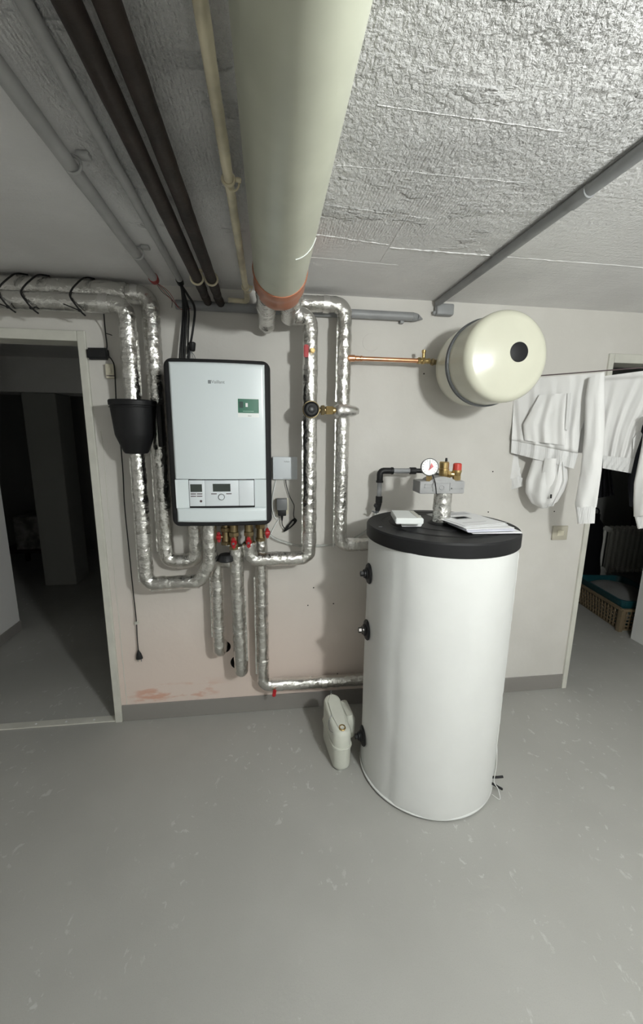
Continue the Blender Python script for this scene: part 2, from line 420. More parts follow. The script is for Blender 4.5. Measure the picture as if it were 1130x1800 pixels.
# formwork ridges and board seams on the ceiling
for a, b, wd, hh in (((555, 412), (683, 430), .006, .004), ((685, 435), (860, 449), .008, .0055), ((860, 449), (1130, 470), .008, .003), ((720, 375), (668, 460), .004, .0022),
                 ((662, 184), (990, 231), .005, .0022), ((570, 360), (760, 385), .005, .0018), ((590, 290), (930, 322), .004, .0012), ((545, 452), (700, 466), .004, .0016)):
    A, B = lvl(*a, H), lvl(*b, H); n = 40
    bm = new(); path = [A.lerp(B, k/n) + V((0, .004*noise.noise(V((k*.35, A.x*9, 2))), 0)) for k in range(n+1)]
    sweep(bm, path, lambda t: max(.001, hh*(.45+.8*noise.noise(V((t*23, A.y*7, 1))))), 6)
    obj('ridge', bm, CEIL, ceiling)
# small plugged holes and nails on the back wall
for px, py in ((745, 657), (866, 829), (858, 900), (974, 899), (551, 1033), (586, 1061), (541, 1064), (517, 1192), (593, 1184)):
    c = at(px, py, 0); bm = new(); lathe(bm, [(0, -.001), (.0035, -.001), (.004, .0015), (.0025, .003), (0, .003)], c+V((0, .0005, 0)), (0, -1, 0), 10)
    obj('nail_hole', bm, DARKHOLE, wall_back)
bm = new(); torus(bm, at(652, 602, 0), (0, 1, 0), .043, .0016, 36, 6, .6, 4.9); obj('plaster_ring', bm, WALL, wall_back)

# ------------------------------------------------------------------ lamp (above and behind the photographer's right shoulder)
lp = thing('ceiling_lamp', 'round opal globe lamp hanging just under the ceiling behind the camera', 'lamp', (LAMP.x, LAMP.y, H))
bm = new(); cyl(bm, (LAMP.x, LAMP.y, H-.0005), (LAMP.x, LAMP.y, H-.03), .05, .045, 24, .006); obj('ceiling_rose', bm, STICKWHITE, lp)
bm = new(); cyl(bm, (LAMP.x, LAMP.y, H-.03), (LAMP.x, LAMP.y, LAMP.z+LAMP_R-.004), .022, .022, 20, .003); obj('socket', bm, BLACK, lp)
bm = new(); bmesh.ops.create_uvsphere(bm, u_segments=20, v_segments=12, radius=LAMP_R, matrix=Matrix.Translation(LAMP)); obj('bulb', bm, BULB, lp)

# ------------------------------------------------------------------ pipes overhead
R_B, XB, ZB, YB_END = .093, .047, 2.203, -.48
t = thing('jacketed_pipe_duct', 'fat cream plastic-jacketed duct running under the ceiling, orange tape at its end', 'duct', (XB, -1.5, ZB))
bm = new(); sweep(bm, [V((XB, -4.1+i*(4.1+YB_END-.14)/60, ZB)) for i in range(61)], R_B, 40); obj('jacket', bm, PVC, t, auto=60)
bm = new(); sweep(bm, [V((XB, YB_END-.150+.150*i/8, ZB)) for i in range(9)], lambda q: R_B+.003+.0015*math.sin(q*9), 40, .0015, 25); obj('tape_band', bm, ORANGE, t, auto=60)
bm = new(); A = lvl(523, 286, ZB-.05); 
sweep(bm, [V((XB+math.sin(a)*(R_B+.0005), -.945+.02*math.sin(a*2), ZB-math.cos(a)*(R_B+.0005))) for a in [.35+.05*k for k in range(19)]], .0016, 6)
obj('scratch', bm, STICKWHITE, t)

def ceiling_pipe(name, label, a, b, r, m, jit=.001):
    bm = new(); n = 90
    sweep(bm, [V(a).lerp(V(b), k/n) for k in range(n+1)], r, 16, jit, 20)
    return tag(obj(name, bm, m, auto=60), label, 'pipe')
Yb0, Yb1 = -4.1, -.165
p1 = ceiling_pipe('iron_pipe', 'left one of two dark rusty iron pipes side by side under the ceiling', (-.291, Yb0, 2.265), (-.285, Yb1, 2.265), .021, RUST, .0015)
p2 = ceiling_pipe('iron_pipe', 'right one of two dark rusty iron pipes, nearer the cream painted pipe', (-.228, Yb0, 2.265), (-.228, Yb1, 2.265), .021, RUST, .0015)
for px_, x in ((p1, -.286), (p2, -.228)):
    bm = new(); sweep(bm, fillet([V((x, Yb1-.02, 2.265)), V((x, Yb1+.05, 2.262)), V((x+.01, -.002, 2.24))], .03), .019, 14, .003, 30); obj('wall_elbow', bm, RUST, px_)
t = thing('pipe_bracket', 'pale double clamp holding the two rusty iron pipes to the ceiling', 'bracket', (-.257, -.30, H))
for x in (-.286, -.228):
    bm = new(); torus(bm, (x, -.30, 2.265), (0, 1, 0), .0245, .0045, 28, 8); obj('clamp_ring', bm, CREAMPIPE, t)
bm = new(); box(bm, (-.30, -.306, 2.289), (-.215, -.294, 2.299), .002); box(bm, (-.262, -.305, 2.299), (-.252, -.295, H-.0005)); obj('clamp_bar', bm, CREAMPIPE, t)
cp = thing('painted_pipe', 'thin cream painted pipe with chipped paint under the ceiling beside the duct', 'pipe', (-.094, -.3, 2.275))
bm = new(); sweep(bm, fillet([(-.092, -4.1, 2.275), (-.094, -.10, 2.275), (-.094, -.03, 2.262), (-.185, -.028, 2.266)], .03, .03), .0125, 14, .0012, 30); obj('pipe_run', bm, CREAMPIPE, cp, auto=60)
for y in (-.97, -.20):
    bm = new(); torus(bm, (-.094, y, 2.275), (0, 1, 0), .0145, .004, 24, 8); torus(bm, (-.094+.012, y+.012, 2.270), (.3, 1, 0), .0145, .0025, 24, 8)
    box(bm, (-.099, y-.005, 2.289), (-.089, y+.005, H-.0005)); cyl(bm, (-.075, y, 2.276), (-.062, y, 2.274), .006, seg=8); obj('pipe_clip', bm, CREAMPIPE, cp)
# painted conduits along the left of the ceiling
c1 = thing('painted_conduit', 'leftmost painted grey conduit on the ceiling, red tape at its end', 'conduit', (-.48, -.6, 2.297))
bm = new(); sweep(bm, [V((-.473-.016*k/60, -4.1+(4.1-.15)*k/60, 2.297)) for k in range(61)], .018, 14, .002, 18); obj('tube', bm, PAINTED, c1, auto=60)
for y in (-.93, -.42):
    bm = new(); box(bm, (-.465, y-.014, H-.012), (-.435, y+.014, H-.0005), .004); torus(bm, (-.479, y, 2.297), (0, 1, 0), .02, .004, 20, 6); obj('saddle', bm, PAINTED, c1)
bm = new(); cyl(bm, (-.489, -.185, 2.297), (-.489, -.15, 2.295), .021, .019, 14, .003); obj('red_tape', bm, mat('red_tape', (.30, .03, .03), .5), c1)
for k in range(4):
    e = V((-.489, -.152, 2.29)); bm = new()
    wire(bm, [e, e+V((.02+.01*k, .03, -.03)), e+V((.05+.012*k, .07, -.05-.012*k)), e+V((.04+.03*k, .12, -.07))], .0011, 6); obj('loose_wire', bm, [RUBBER, mat('red_wire', (.3, .02, .02), .5)][k % 2], c1)
c2 = thing('painted_conduit', 'flat overpainted conduit left of the rusty pipes, black cables leaving its end', 'conduit', (-.38, -.6, 2.31))
bm = new(); sweep(bm, [V((-.352-.036*k/60, -4.1+(4.1-.11)*k/60, 2.311)) for k in range(61)], .0135, 14, .0015, 18); obj('tube', bm, PAINTED, c2, auto=60)
bm = new(); cyl(bm, (-.389, -.14, 2.311), (-.389, -.10, 2.305), .016, .015, 14, .003); obj('end_sleeve', bm, BLACK, c2)
# conduit on the right of the ceiling with its junction box
c3 = thing('ceiling_conduit', 'grey ceiling conduit on the right, ending at the small junction box', 'conduit', (.88, -.5, 2.305))
bm = new(); sweep(bm, [V((.915-.062*0, -4.1, 2.307)).lerp(V((.868, -.03, 2.307)), k/60) for k in range(61)], .0165, 14, .0006, 20); obj('tube', bm, GREYPVC, c3, auto=60)
for y in (-.98,):
    bm = new(); cyl(bm, (.880, y-.035, 2.306), (.880, y+.035, 2.306), .0185, seg=16, bev=.003); obj('coupling', bm, GREYPVC, c3)
bm = new(); sweep(bm, fillet([(.868, -.035, 2.304), (.868, -.022, 2.29), (.866, -.020, 2.265)], .01), .0085, 10); obj('end_bend', bm, GREYPVC, c3)
jb = thing('junction_box', 'small grey junction box on the wall top at the end of the conduit', 'box', (.91, -.02, 2.28))
bm = new(); box(bm, (.862, -.042, 2.250), (.955, -.0005, 2.305), .008, 3); obj('cover', bm, GREYPVC, jb)
bm = new(); cyl(bm, (.862, -.02, 2.262), (.848, -.02, 2.262), .011, .009, 14, .002); obj('cable_gland', bm, GREYPVC, jb)
c4 = thing('wall_conduit', 'horizontal grey conduit along the top of the wall behind the foil pipes', 'conduit', (.1, -.025, 2.236))
bm = new(); cyl(bm, (-.432, -.0245, 2.236), (.742, -.0245, 2.236), .0215, seg=20, bev=.002); obj('tube', bm, GREYPVC, c4)
bm = new(); cyl(bm, (.735, -.0245, 2.236), (.765, -.0245, 2.234), .0225, .019, 18, .002); cyl(bm, (.765, -.0245, 2.234), (.795, -.02, 2.229), .017, .003, 14); obj('end_cap', bm, GREYPVC, c4)
bm = new(); box(bm, (.675, -.03, 2.203), (.695, -.002, 2.216), .003); obj('saddle', bm, GREYPVC, c4)

# ------------------------------------------------------------------ foil insulated pipes
def foil_pipe(label, pts, r, fil=.05, flaps=(), bands=(), ends=.012, name='insulated_pipe', thick=None):
    t = thing(name, label, 'pipe', V(pts[0]))
    bm = new(); sweep(bm, fillet(pts, fil, .010), r, 22, .0032, 30, True, ends); obj('foil_sleeve', bm, FOIL, t, auto=80)
    for a, b, side in flaps:                # the self-adhesive lap standing off the sleeve
        a, b, side = V(a), V(b), V(side).normalized(); n = max(6, int((b-a).length/.02)); bm = new(); prev = None
        ax = (b-a).normalized(); nn = ax.cross(side)
        for k in range(n+1):
            c = a.lerp(b, k/n); wv = .0015*noise.noise(c*30); ww = .005+.003*noise.noise(c*14+V((5, 0, 0)))
            row = [bm.verts.new(c+side*(r-.003)+nn*.0012), bm.verts.new(c+side*(r+ww)+nn*(.0006+wv)), bm.verts.new(c+side*(r+ww)+nn*(-.0006+wv)), bm.verts.new(c+side*(r-.003)-nn*.0012)]
            if prev:
                for q in range(4): bm.faces.new((prev[q], prev[(q+1) % 4], row[(q+1) % 4], row[q]))
            else: bm.faces.new(row)
            prev = row
        bm.faces.new(prev); bmesh.ops.recalc_face_normals(bm, faces=bm.faces[:]); obj('seam_flap', bm, FOIL, t)
    if thick:
        a, b, rr = thick; n = int((V(b)-V(a)).length/.012); bm = new(); sweep(bm, [V(a).lerp(V(b), k/n) for k in range(n+1)], rr, 24, .0035, 22, True, .006); obj('outer_sleeve', bm, FOIL, t, auto=80)
    for c, ax, wd in bands:
        c, ax = V(c), V(ax).normalized(); bm = new(); n = 5
        sweep(bm, [c+ax*(wd*(k/n-.5)) for k in range(n+1)], r+.0022, 22, .0018, 60); obj('tape_band', bm, FOIL_TAPE, t, auto=80)
    return t
UP = V((0, 0, 1)); LEFT = V((-1, 0, 0)); RIGHT = V((1, 0, 0))
A_y, B_y = -.057, -.165
A_x, A_z = -.540, 2.262
B_x, B_z = -.613, 2.186
foil_pipe('foil pipe along the top left wall, upper one, turning down left of the boiler', [(-2.3, A_y, A_z-.006), (A_x, A_y, A_z), (A_x, A_y, .972), (-.386, A_y, .972), (-.386, A_y, 1.225)], .040, .052,
          [((A_x, A_y, 1.75), (A_x, A_y, 1.03), V((-1, -.2, 0)))], [((A_x, A_y, 1.93), UP, .05), ((A_x, A_y, 1.28), UP, .03), ((-.60, A_y, A_z), RIGHT, .03), ((-.47, A_y, .972), RIGHT, .03)], thick=((-2.3, A_y, A_z-.006), (-.64, A_y, A_z), .050))
foil_pipe('foil pipe along the top left wall, lower one, dropping through the black cone', [(-2.3, B_y, B_z-.014), (B_x, B_y, B_z), (B_x, B_y, 1.72)], .037, .05,
          [((B_x, B_y, 2.04), (B_x, B_y, 1.80), V((1, -.1, 0)))], [((B_x, B_y, 1.885), UP, .02), ((-.70, B_y, B_z-.0007), RIGHT, .04), ((B_x, B_y, 2.06), UP, .03)])
foil_pipe('foil pipe below the black cone, elbowing along the wall under the boiler', [(B_x, B_y, 1.548), (B_x-.002, B_y, .892), (-.358, B_y-.008, .900), (-.300, B_y-.018, .995), (-.293, B_y-.02, 1.222)], .034, .045,
          [((B_x, B_y, 1.52), (B_x-.002, B_y, .90), V((-1, -.1, 0))), ((-.60, B_y, .892), (-.36, B_y, .899), V((0, -.1, -1)))], [((B_x, B_y, 1.21), UP, .02), ((B_x, B_y, 1.13), UP, .05), ((-.54, B_y, .894), RIGHT, .02), ((-.39, B_y, .898), RIGHT, .03)])
foil_pipe('short foil pipe from wall hole rising to the tee, leftmost below the boiler', [(-.284, .06, .452), (-.284, -.098, .452), (-.281, -.098, .985), (-.2, -.13, .985)], .034, .040,
          [((-.281, -.098, .90), (-.284, -.098, .55), V((-1, -.1, 0)))], [((-.283, -.098, .60), UP, .02), ((-.281, -.098, .86), UP, .03)])
foil_pipe('short foil pipe entering the wall at the lower round hole', [(-.168, .06, .345), (-.168, -.14, .345), (-.174, -.155, 1.075)], .034, .040,
          [((-.168, -.14, .80), (-.168, -.14, .42), V((1, -.1, 0)))], [((-.170, -.143, .60), V((.15, 0, 1)), .012), ((-.172, -.15, .97), UP, .05)])
foil_pipe('foil pipe running from boiler right to the post with the black knob', [(-.107, -.16, 1.09), (-.105, -.155, 1.0), (.2, -.15, 1.0), (.2, -.15, 2.182), (.1, -.15, 2.182)], .036, .046,
          [((.2, -.15, 1.70), (.2, -.15, 1.08), V((-1, -.3, 0)))], [((.2, -.15, 1.95), UP, .02), ((.2, -.15, 1.22), UP, .03), ((.2, -.15, 1.11), UP, .06), ((.02, -.15, 1.0), RIGHT, .04), ((-.06, -.15, 1.0), RIGHT, .03)])
foil_pipe('foil pipe descending from boiler to the floor plinth, elbowing toward the tank', [(-.048, -.080, 1.20), (-.052, -.076, .222), (.60, -.076, .213)], .034, .042,
          [((-.052, -.082, .88), (-.052, -.082, .30), V((-1, -.1, 0)))], [((-.05, -.082, .72), UP, .012), ((-.05, -.082, .60), UP, .012), ((-.05, -.082, .38), UP, .012), ((.03, -.082, .224), RIGHT, .06), ((.3, -.082, .219), RIGHT, .03)])
foil_pipe('foil pipe with copper branch, rightmost vertical, turning to the tank', [(-.003, -.085, 2.18), (-.003, -.1, 2.250), (.372, -.1, 2.252), (.372, -.1, 1.052), (.62, -.09, 1.050)], .036, .05,
          [((.372, -.1, 1.72), (.372, -.1, 1.04), V((-1, -.25, 0))), ((.372, -.1, 2.16), (.372, -.1, 1.80), V((-1, -.25, 0)))], [((.372, -.1, 1.94), UP, .02), ((.28, -.1, 2.251), RIGHT, .03), ((.372, -.1, 1.25), UP, .015), ((.43, -.098, 1.052), RIGHT, .03)])
foil_pipe('left foil stub leaving the taped duct end toward the wall', [(-.003, YB_END-.03, 2.172), (-.003, -.12, 2.165), (-.003, -.085, 2.150)], .040, .03, (), [((-.003, -.30, 2.168), V((0, 1, 0)), .02)], .03)
foil_pipe('right foil stub leaving the taped duct end, turning right', [(.098, YB_END-.03, 2.172), (.098, -.158, 2.170), (.155, -.152, 2.180)], .040, .03, (), [((.098, -.34, 2.172), V((0, 1, 0)), .02), ((.135, -.154, 2.178), V((1, 0, .1)), .04)], .02)

# black conical housing on the left pipe
bk = thing('pump_housing', 'matte black conical housing around the left foil pipe beside the boiler', 'housing', (B_x, B_y, 1.54))
bm = new(); lathe(bm, [(0, .004), (.044, .004), (.046, 0), (.050, .001), (.056, .008), (.084, .078), (.087, .088), (.099, .215), (.104, .218), (.105, .236), (.102, .241), (.09, .241), (.075, .238), (0, .238)], (B_x-.004, B_y, 1.540), (0, 0, 1), 48)
for v in bm.verts: v.co.y = B_y + (v.co.y-B_y)*.86
obj('shell', bm, BLACK, bk, auto=30)
bm = new(); box(bm, (-.517, B_y-.005, 1.57), (-.494, B_y+.062, 1.768), .006, 2); obj('side_flange', bm, BLACK, bk)
bm = new(); torus(bm, (B_x-.004, B_y, 1.749), (0, 0, 1), .1015, .0022, 48, 6)
for v in bm.verts: v.co.y = B_y + (v.co.y-B_y)*.86
obj('rim_groove', bm, RUBBER, bk)
bm = new(); cyl(bm, (B_x, B_y, 1.541), (B_x, B_y, 1.518), .022, seg=18, bev=.002); obj('brass_collar', bm, BRASS, bk)

# ------------------------------------------------------------------ boiler
X0, X1, Z0, Z1, YF = -.432, .009, 1.226, 1.943, -.352
bl = thing('wall_boiler', 'white wall-hung boiler with a black surround and a small control console', 'boiler', ((X0+X1)/2, 0, Z0))
def rrxz(g, r, n=7):
    out = []
    for cx, cz, a0 in ((X1-g-r, Z0+g+r, -90), (X1-g-r, Z1-g-r, 0), (X0+g+r, Z1-g-r, 90), (X0+g+r, Z0+g+r, 180)):
        for k in range(n+1):
            a = math.radians(a0+90*k/n); out.append((cx+r*math.cos(a), cz+r*math.sin(a)))
    res = []
    for i_, (p, q) in enumerate(zip(out, out[1:]+out[:1])):    # extra points on the long sides carry the bow
        m_ = 14 if i_ % (n+1) == n else 1
        res += [(p[0]+(q[0]-p[0])*k/m_, p[1]+(q[1]-p[1])*k/m_) for k in range(m_)]
    return res
bm = new(); rings = []
for g, yy, bow in ((.004, -.02, 0), (0, -.03, 0), (0, YF+.022, .6), (.002, YF+.010, .9), (.007, YF+.002, 1), (.014, YF, 1), (.03, YF, 1)):
    rings.append([bm.verts.new((x, yy-.014*bow*(1-(2*(x-X0)/(X1-X0)-1)**2), z)) for x, z in rrxz(g, .034-g*.5)])
for a, b in zip(rings, rings[1:]):
    for k in range(len(a)): bm.faces.new((a[k], a[(k+1) % len(a)], b[(k+1) % len(a)], b[k]))
bm.faces.new(rings[0]); cv = bm.verts.new(((X0+X1)/2, YF, (Z0+Z1)/2))
for k in range(len(rings[-1])): bm.faces.new((rings[-1][k], rings[-1][(k+1) % len(rings[-1])], cv))
bmesh.ops.recalc_face_normals(bm, faces=bm.faces[:]); obj('casing', bm, EPP, bl)
bm = new(); cyl(bm, (-.384, -.068, Z0+.002), (-.384, -.068, Z0-.014), .046, .043, 28, .004); obj('pipe_gasket', bm, RUBBER, bl)
bm = new(); cyl(bm, (-.293, -.187, Z0+.002), (-.293, -.187, Z0-.012), .045, .042, 28, .004); obj('pipe_gasket', bm, RUBBER, bl)
bm = new(); box(bm, (-.34, -.02, Z0+.1), (-.08, -.0005, Z0+.6)); obj('wall_bracket', bm, STEELRING, bl)
def bulged(bm, x0, x1, z0, z1, yb, bul, lip=.012, nx=28, nz=24, top=True, bot=True, soft=.5):
    def Yf(s, t):
        b = bul*(1-(2*s-1)**2*.75) if False else bul*(1-.8*(2*s-1)**2)
        e = 0
        d = min(s, 1-s)*(x1-x0)
        if d < lip: e = max(e, 1-d/lip)
        if top:
            d = (1-t)*(z1-z0)
            if d < lip: e = max(e, 1-d/lip)
        if bot:
            d = t*(z1-z0)
            if d < lip*soft: e = max(e, 1-d/(lip*soft))
        return yb-.004-b-.008*(1-e*e)
    S = sorted({0, .006, .012, .02, .03, 1, .994, .988, .98, .97} | {k/nx for k in range(nx+1)}); T = sorted({0, .004, .01, .02, 1, .996, .99, .98} | {k/nz for k in range(nz+1)})
    g = [[bm.verts.new((x0+(x1-x0)*s, Yf(s, t), z0+(z1-z0)*t)) for s in S] for t in T]
    for a, b in zip(g, g[1:]):
        for i in range(len(S)-1): bm.faces.new((a[i], a[i+1], b[i+1], b[i]))
    rim = g[0][:] + [r[-1] for r in g[1:]] + g[-1][-2::-1] + [r[0] for r in g[-2:0:-1]]
    back = [bm.verts.new((v.co.x, yb, v.co.z)) for v in rim]; n = len(rim)
    for i in range(n): bm.faces.new((rim[i], back[i], back[(i+1) % n], rim[(i+1) % n]))
    bmesh.ops.recalc_face_normals(bm, faces=bm.faces[:])
    return Yf
PX0, PX1 = X0+.026, X1-.024
ZS = at(390, 843, YF-.02).z; ZB0 = at(390, 918, YF-.025).z; ZT = at(380, 637, YF-.025).z
bm = new(); Yf = bulged(bm, PX0, PX1, ZS+.0006, ZT, YF+.004, .022, .009, soft=.25); fp = obj('front_panel', bm, ENAMEL, bl, auto=50)
def on_front(x, z): return Yf((x-PX0)/(PX1-PX0), .5)
CX0, CX1 = at(332, 868, YF-.015).x, at(447, 868, YF-.015).x
CZ0, CZ1 = at(390, 890, YF-.015).z, ZS-.002
# lower cover: strip below the console plus the two sloping cheeks that form its recess
bm = new(); Yl = bulged(bm, PX0, PX1, ZB0, CZ0-.008, YF+.004, .022, .009, 28, 10, True, True); obj('lower_panel', bm, ENAMEL, bl, auto=50)
for x0, x1, s in ((PX0, CX0-.001, 1), (CX1+.001, PX1, -1)):
    bm = new(); yo, yi = YF-.0125, YF-.008
    ys = (yo, yi) if s > 0 else (yi, yo)
    a = [bm.verts.new((x0, ys[0], CZ0-.007)), bm.verts.new((x1, ys[1], CZ0-.007)), bm.verts.new((x1, ys[1], CZ1+.001)), bm.verts.new((x0, ys[0], CZ1+.001))]
    b = [bm.verts.new((v.co.x, YF+.004, v.co.z)) for v in a]
    bm.faces.new(a); bm.faces.new(b[::-1])
    for i in range(4): bm.faces.new((a[i], b[i], b[(i+1) % 4], a[(i+1) % 4]))
    bmesh.ops.recalc_face_normals(bm, faces=bm.faces[:]); obj('cheek', bm, ENAMEL, bl, smooth_=False)
bm = new(); box(bm, (CX0-.0008, YF-.002, CZ0-.007), (CX1+.0008, YF+.004, CZ1+.001)); obj('console_back', bm, BUTTON, bl, smooth_=False)
def cpx(px): return at(px, 868, YF-.02).x
def cpz(py): return at(390, py, YF-.02).z
yc = YF-.012
con = None
edges = [CX0+.001, cpx(360), cpx(419.5), CX1-.001]
for i in range(3):
    bm = new(); box(bm, (edges[i]+.0004, yc, CZ0+.0012), (edges[i+1]-.0004, YF-.002, CZ1-.002), .0012, 2)
    o = obj('console_cover', bm, ENAMEL2, bl); con = con or o
    if i == 0: cl_ = o
    if i == 1: cm_ = o
def plate(name, par, px0, py0, px1, py1, m, th=.0012, bev=.0004, y=None):
    y = yc if y is None else y; x0, x1 = sorted((at(px0, (py0+py1)/2, y).x, at(px1, (py0+py1)/2, y).x)); z1, z0 = at(390, py0, y).z, at(390, py1, y).z
    bm = new(); box(bm, (x0, y-th, z0), (x1, y+.0004, z1), bev, 1); return obj(name, bm, m, par, smooth_=False)
plate('display', cl_, 334.5, 851, 355, 864.5, SCREEN); plate('display', cm_, 374, 850.5, 405, 864, SCREEN)
for y in (868, 872):
    plate('button', cl_, 335, y-.8, 344.5, y+.8, BUTTON); plate('button', cl_, 346, y-.8, 355.5, y+.8, BUTTON)
plate('button', cm_, 371, 867.2, 381, 868.8, BUTTON); plate('button', cm_, 397.5, 867.2, 407, 868.8, BUTTON)
c = at(353.3, 881, yc); bm = new(); cyl(bm, c, c+V((0, -.002, 0)), .0055, seg=20, bev=.0006); obj('reset_button', bm, BUTTON, cl_)
c = at(389.3, 873.5, yc); bm = new(); cyl(bm, c, c+V((0, -.003, 0)), .0145, seg=32, bev=.001); obj('knob_ring', bm, GREYBOX, cm_)
bm = new(); cyl(bm, c+V((0, -.002, 0)), c+V((0, -.008, 0)), .0115, seg=32, bev=.001); obj('control_knob', bm, ENAMEL2, cm_)
# maker's name and sticker on the front panel
c = at(383, 671.5, on_front(-.2, 1.8)); textmesh('logo_lettering', 'Vaillant', .0185, V((c.x, on_front(c.x, c.z)-.0002, c.z)), FACING, DARKTXT, fp)
c = at(369, 671.5, on_front(-.24, 1.8)); yy = on_front(c.x, c.z)
bm = new(); box(bm, (c.x-.008, yy-.0012, c.z-.0065), (c.x+.004, yy+.001, c.z+.0075), .001, 1); obj('logo_badge', bm, DARKTXT, fp, smooth_=False)
def stick(name, px0, py0, px1, py1, m, lift):
    yb = YF-.022; a = at(px0, py0, yb); b = at(px1, py1, yb); bm = new()
    n = 6; g0 = []; g1 = []
    for k in range(n+1):
        x = a.x+(b.x-a.x)*k/n; y = on_front(x, a.z)-lift
        g0.append([bm.verts.new((x, y, b.z)), bm.verts.new((x, y, a.z))]); g1.append([bm.verts.new((x, y+lift+.0004, b.z)), bm.verts.new((x, y+lift+.0004, a.z))])
    for k in range(n):
        bm.faces.new((g0[k][0], g0[k+1][0], g0[k+1][1], g0[k][1])); bm.faces.new((g0[k][1], g0[k+1][1], g1[k+1][1], g1[k][1])); bm.faces.new((g1[k][0], g1[k+1][0], g0[k+1][0], g0[k][0]))
    bm.faces.new((g0[0][0], g0[0][1], g1[0][1], g1[0][0])); bm.faces.new((g0[n][0], g1[n][0], g1[n][1], g0[n][1]))
    bmesh.ops.recalc_face_normals(bm, faces=bm.faces[:]); return obj(name, bm, m, fp)
stick('sticker', 417.5, 700.5, 455.5, 734, STICKWHITE, .0005)
stick('sticker_field', 418, 701, 455, 726.5, GREEN, .0008)
stick('sticker_icon', 431.5, 708.5, 435.5, 715.5, STICKWHITE, .0012)
stick('sticker_mark', 420.5, 706, 427.5, 717, mat('sticker_dark', (.004, .04, .03), .4), .0012)
stick('sticker_line', 427, 722.3, 446, 723.6, mat('sticker_pale', (.25, .42, .33), .4), .0012)
c = at(437, 731, YF-.022); textmesh('sticker_lettering', 'Vaillant', .008, V((c.x, on_front(c.x, c.z)-.0006, c.z)), FACING, DARKTXT, fp, .0003)
# cables down from the conduit end to the boiler
t = thing('boiler_cables', 'bundle of black cables dropping from the ceiling conduit to the boiler top', 'cable', (-.37, -.1, Z1))
for k, (dx, yo) in enumerate(((0, 0), (.009, -.007), (.018, .002), (-.008, .004))):
    bm = new(); wire(bm, [(-.389+dx*.3, -.105, 2.306), (-.386+dx*.4, -.09+yo, 2.27), (-.383+dx, -.075+yo, 2.20), (-.392+dx*1.2, -.085+yo, 2.10), (-.40+dx*1.4, -.10+yo, 2.0), (-.40+dx*1.6, -.11+yo, Z1-.002)], .0055 if k < 2 else .004, 8); obj('cable', bm, RUBBER, t)
bm = new(); wire(bm, [(-.389, -.105, 2.30), (-.365, -.085, 2.265), (-.338, -.07, 2.21), (-.352, -.08, 2.10), (-.366, -.10, 2.02), (-.372, -.11, Z1-.002)], .0055, 8); obj('cable', bm, RUBBER, t)
bm = new(); cyl(bm, (-.352, -.10, 2.055), (-.352, -.10, 2.015), .017, .013, 16, .004); obj('ferrite', bm, RUBBER, t)
for k in range(5):
    bm = new(); x = -.378+.009*k; wire(bm, [(-.362, -.10, 2.02), (x, -.105, 1.99), (x+.004*(k-2), -.11, Z1-.002)], .0016, 6); obj('wire', bm, GREYBOX, t)

# valves under the boiler
def red_valve(label, x, y, zc, side, body=True):
    t = thing('red_handle_valve', label, 'valve', (x, y, zc), 'red handled valves under the boiler')
    bm = new(); cyl(bm, (x, y, Z0-.001), (x, y, zc+.045), .021, seg=18, bev=.002); hexnut(bm, (x, y, zc+.05), (x, y, zc+.026), .027); cyl(bm, (x, y, zc+.03), (x, y, zc-.03), .019, .022, 18, .003); hexnut(bm, (x, y, zc-.022), (x, y, zc-.042), .027)
    obj('valve_body', bm, OLDBRASS, t)
    d = V(side).normalized(); u, v = frame(d); u = V((0, 0, 1)); c = V((x, y, zc))
    bm = new(); cyl(bm, c, c+d*.045, .009, seg=14, bev=.001); obj('spindle', bm, OLDBRASS, t)
    bm = new(); cyl(bm, c+d*.026, c+d*.050, .0155, .013, 18, .003); obox(bm, c+d*.036, (u, d.cross(u), d), (.058, .018, .014), .005, 2); obj('valve_handle', bm, RED, t)
    bm = new(); cyl(bm, c+d*.048, c+d*.053, .006, seg=12, bev=.001); obj('screw_cap', bm, STEELRING, t)
    return t
red_valve('leftmost red-handled brass valve under the boiler, handle turned sideways', -.222, -.15, 1.125, (-1, -.25, 0))
red_valve('red-handled brass valve facing forward, left of the middle pair', -.180, -.17, 1.105, (0, -1, 0))
red_valve('red-handled brass valve facing forward, right of the middle pair', -.107, -.165, 1.105, (0, -1, 0))
red_valve('rightmost red-handled brass valve under the boiler, beside the clear hose', -.050, -.13, 1.135, (1, -.15, 0))
bm = new(); cyl(bm, (-.225, -.16, 1.035), (-.225, -.16, 1.0), .036, .045, 20, .006); tag(obj('rubber_boot', bm, RUBBER), 'black rubber cap among foil elbows under the boiler', 'cap')
# red drain cock on the floor elbow
t = thing('drain_cock', 'small red drain handle under the foil elbow near the floor plinth', 'valve', (-.0, -.115, .19))
c = at(482, 1213, -.115)
bm = new(); cyl(bm, c+V((0, .02, .012)), c+V((0, -.014, .006)), .007, seg=12, bev=.001); obj('spindle', bm, OLDBRASS, t)
bm = new(); obox(bm, c+V((0, -.016, -.008)), (V((.15, 0, 1)), V((1, 0, -.15)), V((0, 1, 0))), (.045, .020, .011), .004); obj('handle', bm, RED, t)

